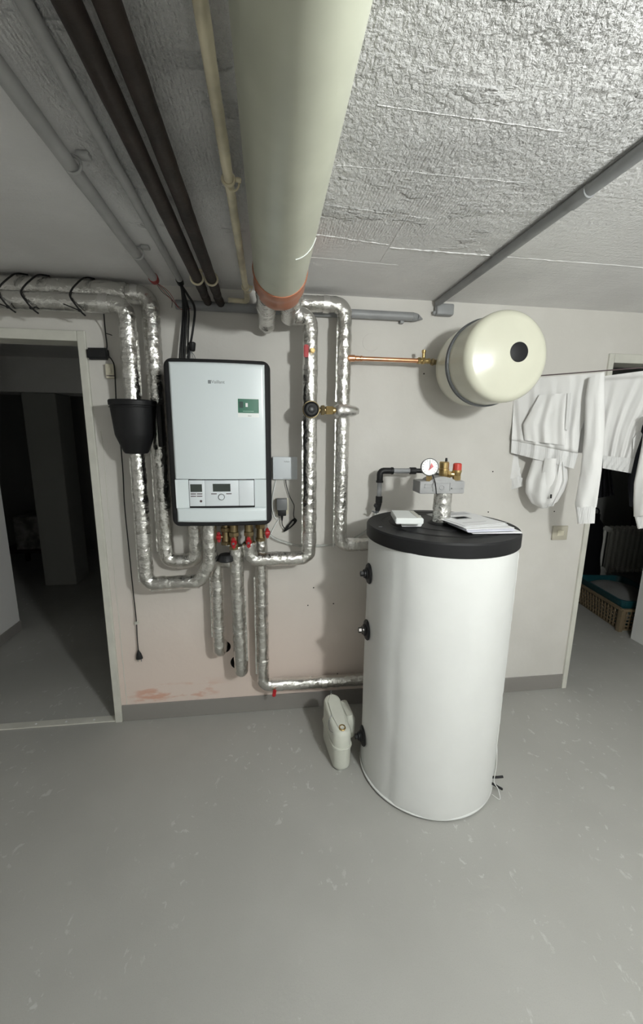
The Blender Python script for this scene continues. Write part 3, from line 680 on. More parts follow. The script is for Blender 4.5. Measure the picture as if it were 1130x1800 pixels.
# fittings on the two vertical foil pipes
t = thing('vent_cock', 'red handle with a brass nut high on the foil pipe right of the boiler', 'valve', (.2, -.19, 2.02))
c = at(549, 616, -.2)
bm = new(); hexnut(bm, c+V((0, .022, 0)), c+V((0, -.004, 0)), .014); hexnut(bm, c+V((0, -.004, 0)), c+V((0, -.010, 0)), .010); obj('brass_nut', bm, BRASS, t)
c = at(538, 617, -.19)
bm = new(); obox(bm, c, (V((1, 0, 0)), V((0, 1, 0)), V((0, 0, 1))), (.022, .018, .056), .004); obj('handle', bm, RED, t)
bm = new(); cyl(bm, c+V((0, 0, 0)), c+V((.025, .03, 0)), .007, seg=12); obj('spindle', bm, BRASS, t)
t = thing('bypass_valve', 'brass bypass fitting with a black round knob joining two foil pipes', 'valve', (.27, -.16, 1.755))
kc = at(545.5, 721, -.24); z = at(545, 721, -.15).z
bm = new(); cyl(bm, (.2, -.16, z), (.2, -.205, z), .036, .038, 28, .004); cyl(bm, (.2, -.205, z), (.2, -.215, z), .041, .041, 28, .002); obj('brass_collar', bm, OLDBRASS, t)
bm = new(); lathe(bm, [(0, 0), (.034, 0), (.037, .006), (.035, .026), (.029, .03), (.027, .026), (.016, .026), (.014, .030), (0, .030)], (.2, -.214, z), (0, -1, 0), 36); obj('black_knob', bm, BLACK, t)
bm = new(); cyl(bm, (.2, -.243, z), (.2, -.246, z), .007, seg=16, bev=.001); obj('knob_centre', bm, GREYBOX, t)
yv = -.165
bm = new(); cyl(bm, (.235, yv, z), (.262, yv, z), .014, seg=18); hexnut(bm, (.252, yv, z), (.270, yv, z), .026); cyl(bm, (.27, yv, z), (.278, yv, z), .017, seg=18); obj('union_nut', bm, OLDBRASS, t)
bm = new(); hexnut(bm, (.276, yv, z), (.312, yv, z), .022); cyl(bm, (.312, yv, z), (.322, yv, z), .016, seg=18); obj('brass_body', bm, BRASS, t)
bm = new(); cyl(bm, (.318, yv, z), (.334, yv, z), .013, seg=18); cyl(bm, (.330, yv, z), (.339, yv, z), .028, .026, 24, .003); obj('brass_flange', bm, BRASS, t)
bm = new(); sweep(bm, fillet([(.337, yv, z), (.425, yv+.02, z)], 0, .008), lambda q: .034-.010*q*q, 20, .003, 40, True, .018); obj('foil_cap', bm, FOIL_TAPE, t, auto=80)

# copper branch to the expansion vessel
yc_ = -.12
zc_ = at(680, 632, yc_).z
t = thing('copper_pipe', 'bright copper branch pipe from the foil pipe to the brass valve', 'pipe', (.6, yc_, zc_))
bm = new(); cyl(bm, (.392, yc_, zc_), (.748, yc_, zc_), .0105, seg=18); obj('tube', bm, COPPER, t)
bm = new(); cyl(bm, (.39, yc_, zc_), (.425, yc_, zc_), .0155, .0155, 18, .003); cyl(bm, (.425, yc_, zc_), (.447, yc_, zc_), .0125, .0125, 18, .002); cyl(bm, (.45, yc_, zc_), (.462, yc_, zc_), .0135, .0135, 18, .002); obj('tee_sleeve', bm, COPPER, t)
t = thing('vessel_valve', 'brass service valve with an upright stem at the expansion vessel', 'valve', (.78, yc_, zc_))
bm = new(); hexnut(bm, (.744, yc_, zc_), (.760, yc_, zc_), .0165); cyl(bm, (.758, yc_, zc_), (.80, yc_, zc_), .012, seg=18, bev=.002); hexnut(bm, (.766, yc_, zc_), (.782, yc_, zc_), .0175); hexnut(bm, (.796, yc_, zc_), (.808, yc_, zc_), .014); obj('valve_body', bm, BRASS, t)
bm = new(); cyl(bm, (.775, yc_, zc_+.005), (.775, yc_, zc_+.045), .008, seg=14, bev=.001); cyl(bm, (.775, yc_, zc_+.038), (.775, yc_, zc_+.052), .0105, seg=14, bev=.002); obj('stem', bm, BRASS, t)
bm = new(); cyl(bm, (.80, yc_, zc_-.002), (.822, yc_, zc_-.004), .0095, seg=16); lathe(bm, [(0, 0), (.014, .001), (.018, .009), (.014, .019), (.010, .021), (0, .024)], (.814, yc_, zc_-.004), (1, 0, 0), 20); obj('union', bm, OLDBRASS, t)

# expansion vessel
VX, VZ, VR = 1.012, 1.975, .190
t = thing('expansion_vessel', 'cream enamelled round expansion vessel with a black centre disc, high on the wall', 'vessel', (VX, 0, VZ))
prof = [(0, 0)]
prof = [(0, .075), (.08, .078), (.13, .092), (.165, .118), (.184, .155), (VR, .20), (VR, .448)]
for k in range(1, 9):
    a = k/8*PI/2; prof.append((VR-.042+.042*math.cos(a), .448+.036*math.sin(a)))
prof += [(.11, .497), (.06, .506), (0, .510)]
bm = new(); lathe(bm, prof, (VX, 0, VZ), (0, -1, 0), 72); obj('shell', bm, CREAM, t, auto=50)
bm = new(); lathe(bm, [(VR-.002, .288), (VR+.007, .290), (VR+.0085, .296), (VR+.004, .301), (VR+.0085, .306), (VR+.007, .313), (VR-.002, .315)], (VX, 0, VZ), (0, -1, 0), 72); obj('clamp_ring', bm, STEELRING, t)
bm = new(); lathe(bm, [(.04, .5005), (.04, .5105), (.036, .5120), (0, .5120)], (VX+.028, 0, VZ+.012), (0, -1, 0), 40); obj('centre_disc', bm, BLACK, t)
bm = new(); box(bm, (VX-.09, -.082, VZ-.05), (VX+.09, -.0005, VZ+.05), .004); obj('wall_bracket', bm, STEELRING, t)
bm = new(); lathe(bm, [(0, 0), (.012, 0), (.014, .035), (0, .036)], (.827, yc_, zc_-.004), (1, -.05, 0), 16); obj('inlet', bm, OLDBRASS, t)

# ------------------------------------------------------------------ small electrics on the wall
t = thing('gateway_box', 'small flat white box on the wall right of the boiler', 'box', (.083, 0, 1.456))
a, b = at(479, 803, -.028), at(522.5, 843, -.028)
bm = new(); box(bm, (a.x, -.028, b.z), (b.x, -.0005, a.z), .004, 3); ob = obj('cover', bm, ENAMEL2, t)
c = at(504, 811.5, -.029); textmesh('lettering', 'Vaillant', .0105, V((c.x, -.0283, c.z)), FACING, DARKTXT, ob, .0003)
bm = new(); box(bm, (c.x-.02, -.0286, b.z+.006), (c.x+.02, -.0278, b.z+.0075)); obj('print_line', bm, DARKTXT, ob, smooth_=False)
t = thing('wall_socket', 'white wall socket mostly hidden behind the grey adapter', 'socket', (.07, 0, 1.26))
a, b = at(484, 876, -.012), at(507, 904, -.012)
bm = new(); box(bm, (a.x, -.012, b.z), (b.x, -.0005, a.z), .004, 2); obj('cover', bm, CREAMSW, t)
t = thing('power_adapter', 'dark grey power adapter with a black plug on the wall socket', 'adapter', (.066, -.03, 1.26))
a, b = at(486, 877.5, -.055), at(505, 897, -.055)
bm = new(); box(bm, (a.x, -.055, b.z), (b.x, -.0125, a.z), .004, 2); obj('body', bm, GREYBOX, t)
a, b = at(488.5, 897, -.045), at(503, 907, -.045)
bm = new(); box(bm, (a.x, -.047, b.z), (b.x, -.0125, a.z+.003), .004, 2); cyl(bm, ((a.x+b.x)/2, -.033, b.z+.003), ((a.x+b.x)/2, -.033, b.z-.028), .0075, .004, 12); obj('plug', bm, RUBBER, t)
bm = new(); x = (a.x+b.x)/2; q = [(x, -.033, b.z-.025)] + [at(px, py, -.025) for px, py in ((496, 922), (500, 929), (503, 931), (508, 925))]; wire(bm, q, .0025, 8); obj('lead', bm, RUBBER, t)
t = thing('coiled_cable', 'tied bundle of thin black cable hanging below the flat white box', 'cable', at(510, 920, -.02))
bm = new(); wire(bm, [at(px, py, -.02) for px, py in ((502, 843.5), (504, 856), (509, 872), (515, 884), (517, 890), (516, 905), (518, 914))], .0022, 8); obj('lead', bm, RUBBER, t)
bm = new()
for k in range(4):
    o_ = V((.004*(k-1.5), -.004*(k % 2), .003*(k-1.5)))
    wire(bm, [at(px, py, -.022)+o_ for px, py in ((516, 912), (519, 917), (510, 927), (501, 933), (503, 928), (511, 918), (516, 912))], .0028, 6, 5)
obj('coil', bm, RUBBER, t)
bm = new(); wire(bm, [at(px, py, -.006) for px, py in ((485, 844), (481, 862), (478, 885), (481, 905), (486, 913))], .0028, 8); tag(obj('white_flex', bm, STICKWHITE), 'thin white flex running down from the flat white box beside the boiler', 'cable')
bm = new(); wire(bm, [at(492, 910, -.006), at(484, 922, -.006), at(478, 934, -.006), at(474, 942, -.01)], .0028, 8); tag(obj('white_flex', bm, STICKWHITE), 'thin pale flex from the wall socket to the valves under the boiler', 'cable')
bm = new(); wire(bm, [at(px, py, -.03) for px, py in ((472, 938), (484, 947), (500, 953), (525, 959), (556, 959.5), (585, 957), (612, 951), (632, 941), (648, 929), (657, 912), (662, 897))], .0065, 10)
tag(obj('clear_hose', bm, CLEAR), 'clear plastic hose sagging behind the foil pipes to the siphon', 'hose')

# left light switch, black adapter box with a hanging mains lead
def switch(label, px0, py0, px1, py1, m, y=0.0, th=.011):
    a, b = at(px0, py0, y-th), at(px1, py1, y-th); t = thing('light_switch', label, 'switch', ((a.x+b.x)/2, y, b.z))
    bm = new(); box(bm, (a.x, y-th, b.z), (b.x, y-.0005, a.z), .003, 2); obj('plate', bm, m, t)
    cx, cz, w_, h_ = (a.x+b.x)/2, (a.z+b.z)/2, (b.x-a.x), (a.z-b.z)
    bm = new(); box(bm, (cx-w_*.2, y-th-.004, cz-h_*.18), (cx+w_*.22, y-th+.001, cz+h_*.2), .002, 2); obj('rocker', bm, CREAMSW if m is BEIGESW else m, t)
    return t
s1 = switch('cream surface light switch beside the left doorway, a black lead across it', 184, 639, 201, 665, CREAMSW, 0, .03)
a = at(194, 660, -.031); bm = new(); box(bm, (a.x-.018, -.0315, a.z-.003), (a.x+.018, -.0295, a.z+.001)); obj('label_slot', bm, BUTTON, s1)
s2 = switch('square beige light switch low on the wall beside the right doorway', 973, 925, 996, 949, BEIGESW)
t = thing('mains_adapter', 'small black adapter box on the wall by the left door frame', 'adapter', at(172, 622, -.03))
c = at(172, 622, -.02)
bm = new(); obox(bm, V((c.x, -.0185, c.z)), (V((1, 0, .03)), V((0, 1, 0)), V((-.03, 0, 1))), (.094, .036, .052), .008, 2); obj('case', bm, RUBBER, t)
bm = new(); wire(bm, [at(182, 545, -.14), at(184, 570, -.06), at(186, 590, -.03), at(188, 607, -.025), at(187, 618, -.025)], .0028, 8); obj('lead', bm, RUBBER, t)
bm = new(); wire(bm, [at(187, 586, -.03), at(193, 588, -.03), at(197, 589.5, -.03)], .0022, 6); obj('cable_tail', bm, RUBBER, t)
t = thing('hanging_power_lead', 'long thin black mains lead hanging down the wall to a loose plug', 'cable', at(243, 1155, -.03))
bm = new(); wire(bm, [at(187, 622, -.025), at(196, 632, -.04), at(201, 645, -.045), at(203, 680, -.04), at(205, 720, -.03)] + [at(px, py, -.02) for px, py in ((211, 770), (216, 830), (219, 890), (226, 960), (233, 1030), (238, 1075), (240, 1097), (241, 1120), (243, 1143))], .0028, 8); obj('lead', bm, RUBBER, t)
c = at(240, 1095, -.02); bm = new(); obox(bm, c, (V((1, 0, .3)), V((0, 1, 0)), V((-.3, 0, 1))), (.024, .014, .017), .004); obj('inline_clip', bm, TRIMW, t)
c = at(243, 1143, -.02)
bm = new(); lathe(bm, [(0, 0), (.004, 0), (.006, .006), (.013, .022), (.018, .044), (.018, .052), (0, .053)], c, (.06, 0, -1), 16)
for v in bm.verts: v.co.y = c.y + (v.co.y-c.y)*.65
obj('plug', bm, RUBBER, t)
for s in (-1, 1):
    e = c+V((.003+s*.009, 0, -.052)); bm = new(); cyl(bm, e, e+V((0, 0, -.017)), .002, seg=8); obj('pin', bm, STEELRING, t)
# cable ties round the upper left pipes
for i, (px, lab) in enumerate(((45, 'black cable tie around the top left foil pipes, the middle one of the three'), (130, 'black cable tie around the top left foil pipes, nearest the elbow'), (4, 'black cable tie around the top left foil pipes, at the photo edge'))):
    x = at(px, 515, -.2).x; ang = [(.02, -.120), (-.0, -.25)]
    pts = [(x+.035, -.06, A_z+.055), (x+.01, -.105, A_z+.042), (x-.012, -.145, A_z+.0), (x-.018, -.185, 2.222), (x-.014, -.206, 2.195), (x+.004, -.208, 2.165), (x+.018, -.195, 2.142), (x+.022, -.165, 2.134)]
    t = thing('cable_tie', lab, 'cable tie', (x, -.2, 2.15), 'cable ties on the top left pipes')
    bm = new(); wire(bm, pts, .0038, 6); obj('strap', bm, RUBBER, t)
    bm = new(); obox(bm, V((x+.018, -.206, 2.143)), (V((1, 0, .3)), V((0, 1, 0)), V((-.3, 0, 1))), (.012, .012, .010), .002); obj('lock', bm, RUBBER, t)
    bm = new(); wire(bm, [(x+.018, -.208, 2.143), (x+.03, -.22, 2.137), (x+.045, -.225, 2.143) if i == 0 else (x-.015, -.225, 2.153), (x+.058, -.225, 2.137) if i == 0 else (x-.035, -.225, 2.160)], .0026, 6); obj('tail', bm, RUBBER, t)

# ------------------------------------------------------------------ hot water tank
TX, TY, TR = .763, -.484, .322
t = thing('hot_water_tank', 'tall white vinyl-jacketed hot water tank with a black lid', 'tank', (TX, TY, 0))
view = V((-TX, -2.15-TY, 0)).normalized(); side = V((-view.y, view.x, 0))  # side: towards the photo's left when negative
if side.x > 0: side = -side
def tdir(deg):                # 0 = towards the photographer, + = photo left
    a = math.radians(deg); return (view*math.cos(a) + side*math.sin(a)).normalized()
bm = new(); nz, ns = 60, 120; rows = []
for i in range(nz+1):
    z = .012+(1.205-.012)*i/nz; row = []
    for k in range(ns):
        d = tdir(360*k/ns); deg = (360*k/ns+180) % 360-180
        r = TR-.002 +   .0040*noise.noise(V((d.x*2.2, d.y*2.2, z*2.0))) + .0024*noise.noise(V((d.x*5, d.y*5, z*4+3)))
        x = (deg-24-1.5*noise.noise(V((z*6, 2, 0))))/3.2
        r += .0055/(1+math.exp(x*3.0))-.0022*math.exp(-x*x*.4)      # overlapped seam of the jacket
        if z < .03: r -= .004*(1-z/.03)
        row.append(bm.verts.new((TX+d.x*r, TY+d.y*r, z)))
    rows.append(row)
for a, b in zip(rows, rows[1:]):
    for k in range(ns): bm.faces.new((a[k], a[(k+1) % ns], b[(k+1) % ns], b[k]))
bm.faces.new(rows[0]); bm.faces.new(rows[-1]); bmesh.ops.recalc_face_normals(bm, faces=bm.faces[:])
obj('jacket', bm, WHITEVINYL, t, auto=50)
bm = new(); torus(bm, (TX, TY, .014), (0, 0, 1), TR-.001, .0055, 96, 8); obj('piping', bm, WHITEVINYL, t)
bm = new(); cyl(bm, (TX, TY, .0005), (TX, TY, .014), TR-.02, seg=64); obj('base_ring', bm, BLACK, t)
bm = new(); lathe(bm, [(TR-.01, 0), (TR+.006, .000), (TR+.009, .004), (TR+.009, .052), (TR+.004, .060), (TR-.055, .0615), (TR-.060, .059), (TR-.085, .059), (TR-.09, .062), (.22, .063), (.214, .061), (.145, .061), (.14, .064), (.06, .064), (0, .064)], (TX, TY, 1.190), (0, 0, 1), 96)
lid = obj('lid', bm, BLACK, t, auto=25)
c = tdir(57)*(.295); bm = new(); obox(bm, V((TX, TY, 1.2525))+c, (V((1, .1, 0)), V((-.1, 1, 0)), UP), (.016, .006, .0012)); obj('lid_mark', bm, GREYBOX, lid)
for px, py in ((650, 1008), (645, 1107), (640, 1293)):
    d = tdir(66); base = V((TX, TY, 0))+d*(TR-.002); z = at(px, py, base.y).z
    o = V((base.x, base.y, z))
    bm = new(); lathe(bm, [(.0, .0), (.046, 0), (.048, .004), (.043, .010), (.028, .012), (.026, .018), (0, .018)], o, d, 36); fl = obj('port_flange', bm, BLACK, t)
    m_ = OLDBRASS if py == 1107 else BLACK
    bm = new(); cyl(bm, o+d*.016, o+d*.028, .020, .020, 20, .002); hexnut(bm, o+d*.028, o+d*.043, .0125); obj('plug', bm, mat('dark_steel', (.08, .075, .07), .35, .7) if py == 1107 else BLACK, fl)
d = tdir(-76); bm = new(); sweep(bm, [V((TX, TY, z*.01))+d*(TR+.001+.001*noise.noise(V((z*.3, 0, 0)))) for z in range(3, 119, 2)], .0045, 8, .001, 60); obj('zip_strip', bm, WHITEVINYL, t)
for dz, dd in ((.085, V((.9, -.1, .1))), (.055, V((.8, -.35, -.35)))):
    d = tdir(-74); o = V((TX, TY, dz))+d*TR; bm = new(); wire(bm, [o-d*.005, o+dd*.025, o+dd*.055], .0055, 8); obj('drawcord_end', bm, RUBBER, t)
bm = new(); d = tdir(-74); o = V((TX, TY, .07))+d*TR; wire(bm, [o+V((0, 0, .22)), o+d*.008+V((0, 0, .16)), o+d*.012+V((0, 0, .08)), o+d*.010, o+d*.03+V((0, 0, -.03)), o+d*.03+V((0, -.02, -.065)), o+V((0, -.01, -.066))], .0018, 6); obj('drawcord', bm, WHITEVINYL, t)

# safety group standing on the lid
ZL = 1.2545
t = thing('safety_group', 'pressure gauge, brass vent and red-capped valve on a grey foam block', 'safety valve group', (TX, TY, ZL))
bm = new(); cyl(bm, (TX, TY, ZL-.002), (TX, TY, ZL+.008), .056, .050, 32, .003); obj('foot_ring', bm, BLACK, t)
bm = new(); sweep(bm, [V((TX, TY, ZL+.004+.136*k/14)) for k in range(15)], .039, 28, .0022, 45); obj('foil_riser', bm, FOIL, t, auto=80)
bx0, bx1 = at(738, 857, TY-.045).x, at(817, 857, TY-.045).x; bz0, bz1 = at(778, 868, TY-.045).z, at(778, 846, TY-.045).z
bm = new(); box(bm, (bx0, TY-.045, bz0), (bx1, TY+.045, bz1), .005, 2); blk = obj('foam_block', bm, EPS, t)
xm = (bx0+bx1)/2
bm = new(); n = 14; pr = [(xm-.062, bz1-.004)]+[(xm-.062+.124*k/n, bz1-.004+.023*math.sin(PI*k/n)**.6) for k in range(1, n)]+[(xm+.062, bz1-.004)]
for y0 in (0,):
    f = [bm.verts.new((x, TY-.043, z)) for x, z in pr]; b = [bm.verts.new((x, TY+.043, z)) for x, z in pr]
    bm.faces.new(f); bm.faces.new(b[::-1])
    for k in range(len(pr)): bm.faces.new((f[k], f[(k+1) % len(pr)], b[(k+1) % len(pr)], b[k]))
bmesh.ops.recalc_face_normals(bm, faces=bm.faces[:]); obj('block_dome', bm, EPS, t, auto=30)
for x0, x1, z0, z1 in ((xm-.045, xm+.035, bz0+.012, bz1-.006), (bx0+.02, bx0+.055, bz0+.026, bz1-.012), (bx1-.062, bx1-.012, bz0+.02, bz0+.026)):
    bm = new()
    for lo, hi in (((x0, z0), (x1, z0+.003)), ((x0, z1-.003), (x1, z1)), ((x0, z0), (x0+.003, z1)), ((x1-.003, z0), (x1, z1))): box(bm, (lo[0], TY-.0475, lo[1]), (hi[0], TY-.044, hi[1]))
    obj('moulded_rib', bm, EPS, blk, smooth_=False)
bm = new(); torus(bm, (xm-.003, TY-.0455, (bz0+bz1)/2), (0, 1, 0), .010, .002, 20, 6); obj('moulded_ring', bm, EPS, blk)
gc = at(757, 822, TY-.05)
g0 = V((gc.x, TY-.028, gc.z))
bm = new(); lathe(bm, [(0, 0), (.030, 0), (.0365, .004), (.0375, .022), (.0355, .025), (.0345, .022), (.0345, .020), (0, .020)], g0, (-.18, -1, .1), 44); gb = obj('gauge_case', bm, GREYBOX, t)
gax = V((-.18, -1, .1)).normalized(); gu = V((1, -.18, 0)).normalized(); gv = gu.cross(gax); gv = gv if gv.z > 0 else -gv
bm = new(); cyl(bm, g0+gax*.0195, g0+gax*.021, .034, seg=40); obj('gauge_dial', bm, GAUGE, gb)
bm = new()
for k in range(13):
    a = math.radians(225-22.5*k); dd = gu*math.cos(a)+gv*math.sin(a); obox(bm, g0+gax*.0213+dd*.029, (dd, gax.cross(dd), gax), (.006, .0012, .0006))
obj('gauge_ticks', bm, RUBBER, gb, smooth_=False)
bm = new(); tip = [g0+gax*.0216+gu*.006+gv*.018, g0+gax*.0216-gu*.006-gv*.016, g0+gax*.0216+gu*.016+gv*.002]
top_ = [bm.verts.new(p) for p in tip]; bot_ = [bm.verts.new(p-gax*.0006) for p in tip]; bm.faces.new(top_); bm.faces.new(bot_[::-1])
for k in range(3): bm.faces.new((top_[k], bot_[k], bot_[(k+1) % 3], top_[(k+1) % 3]))
bmesh.ops.recalc_face_normals(bm, faces=bm.faces[:]); obj('gauge_red_zone', bm, RED, gb, smooth_=False)
bm = new(); obox(bm, g0+gax*.0222+gv*.010, (gv, gu, gax), (.034, .0018, .0007)); obj('gauge_needle', bm, RUBBER, gb, smooth_=False)
nx_ = at(754, 838, TY-.03).x
bm = new(); hexnut(bm, (nx_, TY-.03, bz1-.002), (nx_, TY-.03, bz1+.022), .0125); cyl(bm, (nx_, TY-.02, bz1-.002), (gc.x, TY-.02, gc.z), .007, seg=12); obj('gauge_stem', bm, BRASS, t)
vx = at(780.5, 820, TY).x; vz0, vz1 = at(780, 838, TY).z, at(780, 807, TY).z
bm = new(); cyl(bm, (vx, TY, bz1-.004), (vx, TY, vz0+.008), .011, seg=16, bev=.001); lathe(bm, [(0, 0), (.016, 0), (.020, .006), (.020, .026), (.0225, .028), (.0225, .036), (.020, .038), (.021, .062), (.018, .066), (0, .067)], (vx, TY, vz0), (0, 0, 1), 28); obj('air_vent', bm, BRASS, t)
bm = new(); cyl(bm, (vx+.008, TY, vz0+.064), (vx+.008, TY, vz0+.082), .0055, .0045, 12, .001); obj('vent_cap', bm, BLACK, t)
sx_ = at(803, 830, TY).x; sz_ = at(803, 843, TY).z
bm = new(); hexnut(bm, (sx_, TY, bz1-.004), (sx_, TY, bz1+.022), .0175); cyl(bm, (sx_, TY, bz1+.018), (sx_, TY, at(803, 829, TY).z), .0165, .0195, 20, .002); cyl(bm, (sx_, TY, at(803, 830, TY).z), (sx_, TY, at(803, 826, TY).z), .0205, .0205, 20, .001)
cyl(bm, (sx_-.045, TY+.01, at(803, 834, TY).z), (sx_, TY+.002, at(803, 834, TY).z), .012, .014, 16, .002); hexnut(bm, (sx_-.04, TY+.009, at(803, 834, TY).z), (sx_-.025, TY+.006, at(803, 834, TY).z), .0165); obj('safety_valve', bm, BRASS, t)
za, zb_ = at(803, 826.5, TY).z, at(803, 814, TY).z
bm = new(); lathe(bm, [(0, 0), (.019, 0), (.0185, (zb_-za)*.85), (.014, zb_-za), (0, zb_-za)], (sx_, TY, za), (0, 0, 1), 12); obj('red_cap', bm, REDCAP, t, auto=20)
bm = new(); wire(bm, [at(760, 834, TY-.065), at(764, 845, TY-.052), at(766, 856, TY-.048), at(767, 868.5, TY-.047)], .0022, 6); obj('capillary', bm, RUBBER, t)

# overflow pipe to the wall with its funnel
yb = -.11
P_ = [at(664, 872, yb), at(668, 827.5, yb)]; zt = P_[1].z; xs = P_[1].x; xe = at(742, 827, yb).x
t = thing('siphon_pipe', 'grey overflow pipe with black rubber elbows on the wall behind the tank lid', 'pipe', (xs, yb, zt))
bm = new(); cyl(bm, (xs, yb, zt-.04), (xs, yb, zt-.15), .0125, seg=18); obj('upright', bm, GREYPVC, t)
bm = new(); cyl(bm, (xs+.05, yb, zt), (xe-.05, yb, zt), .0135, seg=18); obj('cross_tube', bm, GREYPVC, t)
bm = new(); sweep(bm, fillet([(xs, yb, zt-.062), (xs, yb, zt), (xs+.072, yb, zt)], .02, .006), .0165, 18); sweep(bm, [(xs, yb, zt-.062+.010*k) for k in range(2)], .019, 18); sweep(bm, [(xs+.06+.010*k, yb, zt) for k in range(2)], .019, 18); obj('elbow', bm, RUBBER, t)
bm = new(); cyl(bm, (xe-.07, yb, zt), (xe-.035, yb, zt), .0185, seg=18, bev=.002); sweep(bm, fillet([(xe-.04, yb, zt), (xe+.015, yb, zt), (sx_-.045, TY+.03, zt-.0)], .03, .008), .0125, 16); obj('coupling', bm, RUBBER, t)
bm = new(); cyl(bm, (xs, yb, zt-.135), (xs, yb, zt-.172), .018, seg=18, bev=.002); cyl(bm, (xs, yb, zt-.17), (xs-.006, yb, zt-.215), .017, .013, 18, .003); obox(bm, V((xs-.008, yb, zt-.185)), (V((1, 0, .2)), V((0, 1, 0)), V((-.2, 0, 1))), (.034, .026, .022), .005); obj('trap', bm, RUBBER, t)
bm = new(); cyl(bm, (xs-.006, yb, zt-.208), (xs-.008, yb, zt-.225), .011, .009, 14, .001); obox(bm, V((xs-.022, yb, zt-.222)), (V((1, 0, -.5)), V((0, 1, 0)), V((.5, 0, 1))), (.03, .008, .008), .002); obj('hose_clip', bm, STEELRING, t)

# boxes and papers on the lid
zl = ZL+.0003
def slab(bm, pts, z0, z1, bev=.003):
    lo = [bm.verts.new((p.x, p.y, z0)) for p in pts]; hi = [bm.verts.new((p.x, p.y, z1)) for p in pts]; n = len(pts)
    fs = [bm.faces.new(lo[::-1]), bm.faces.new(hi)] + [bm.faces.new((lo[k], lo[(k+1) % n], hi[(k+1) % n], hi[k])) for k in range(n)]
    bmesh.ops.recalc_face_normals(bm, faces=bm.faces[:])
    if bev: bmesh.ops.bevel(bm, geom=list({e for f in fs for e in f.edges}), offset=bev, segments=2, affect='EDGES')
    return bm
def para(a, b, c): a, b, c = V(a), V(b), V(c); return [a, b, b+(c-a), c]
zb1, zb2, zb3 = zl, zl+.022, zl+.047
a, b, c = lvl(704, 926, zl), lvl(741, 926, zl), lvl(697, 912, zl)
q1 = [V((.580, -.470, 0)), V((.665, -.470, 0)), V((.690, -.385, 0)), V((.590, -.385, 0))]
a = lvl(705, 926, zb1); b = lvl(741, 926, zb1); dirb = V((.05, .14, 0)); 
q1 = [V((a.x, a.y, 0)), V((b.x, b.y, 0)), V((b.x, b.y, 0))+dirb, V((a.x, a.y, 0))+dirb]
ta = thing('white_slab_box', 'lower of two small white plastic boxes stacked on the black tank lid', 'box', (q1[0].x, q1[0].y, zb1), 'white boxes on the tank lid')
bm = new(); slab(bm, q1, zb1, zb2-.0003); obj('shell', bm, STICKWHITE, ta)
a = lvl(697, 919, zb2); b = lvl(745, 920, zb2); c = lvl(687, 896.5, zb3); d_ = lvl(727, 897.5, zb3)
a3 = lvl(696, 911, zb3); b3 = lvl(745, 911.5, zb3)
q2 = [V((a3.x, a3.y, 0)), V((b3.x, b3.y, 0)), V((d_.x, d_.y, 0)), V((c.x, c.y, 0))]
tb = thing('white_slab_box', 'upper white plastic box lying across another on the black tank lid', 'box', (q2[0].x, q2[0].y, zb2), 'white boxes on the tank lid')
bm = new(); slab(bm, q2, zb2, zb3); obj('shell', bm, STICKWHITE, tb)
e = (q2[1]+q2[2])/2; dirx = (q2[0]-q2[1]).normalized(); diry = (q2[2]-q2[1]).normalized()
bm = new(); slab(bm, [q2[1]+dirx*.004+diry*.012, q2[1]+dirx*.024+diry*.012, q2[2]+dirx*.024-diry*.012, q2[2]+dirx*.004-diry*.012], zb3-.0002, zb3+.0012, .0004); obj('grey_strip', bm, TRIMW, tb)
# paper pile: each sheet or booklet is its own object
random.seed(11)
pc = V((.965, -.47, 0)); zp = zl
sheets = []
labels = ['bottom white booklet of the paper pile on the tank lid, jutting out to the right', 'white booklet second from the bottom of the paper pile on the lid', 'lilac-tinted sheet stack in the middle of the paper pile on the lid', 'white folded leaflet in the upper half of the paper pile on the lid', 'white sheet just below the printed top page of the paper pile', 'top printed page with a grey block on the paper pile on the lid']
th = [.006, .0045, .006, .004, .003, .0015]
px_corners = [((830, 936), (921, 935), (800, 905)), ((826, 935), (916, 931), (797, 904)), ((822, 933), (918, 930), (795, 903)), ((820, 930), (915, 927), (794, 902)), ((815, 927), (905, 921), (792, 900)), ((818, 925), (897, 919), (790, 899))]
for i in range(6):
    z1 = zp+th[i]
    A_, B_, C_ = (lvl(*q, z1) for q in px_corners[i])
    ux = (B_-A_); 
    A4 = .297 if i % 2 else .29
    ux = ux.normalized(); uy = (C_-A_); uy = (uy-ux*uy.dot(ux)).normalized(); 
    o = V((A_.x, A_.y, 0)); W_, D_ = .205+.012*random.random(), .265+.012*random.random()
    q = [o, o+ux*W_, o+ux*W_+uy*D_, o+uy*D_]
    for v_ in q: v_.z = 0
    s = thing('paper_sheet', labels[i], 'paper', (o.x, o.y, zp), 'papers on the tank lid')
    n = 4 if th[i] > .004 else 2
    for k in range(n):
        jit = V((random.uniform(-.003, .003), random.uniform(-.003, .003), 0)); bm = new()
        slab(bm, [p+jit for p in q], zp+th[i]*k/n, zp+th[i]*(k+.82)/n, 0); obj('leaf', bm, PAPERP if i == 2 else PAPER, s, smooth_=False)
    if i == 5:
        def blk_(x0, x1, y0, y1, m):
            bm = new(); slab(bm, [o+ux*x0+uy*y0, o+ux*x1+uy*y0, o+ux*x1+uy*y1, o+ux*x0+uy*y1], z1-.0004, z1+.0003, 0); obj('print_block', bm, m, s, smooth_=False)
        blk_(.05, .13, .12, .17, PRINT); blk_(.06, .12, .132, .158, PAPERP); blk_(.02, .19, .20, .25, mat('pale_print', (.5, .5, .52), .7)); blk_(.03, .15, .05, .06, mat('faint_print', (.55, .55, .56), .7))
    zp = z1+.0004

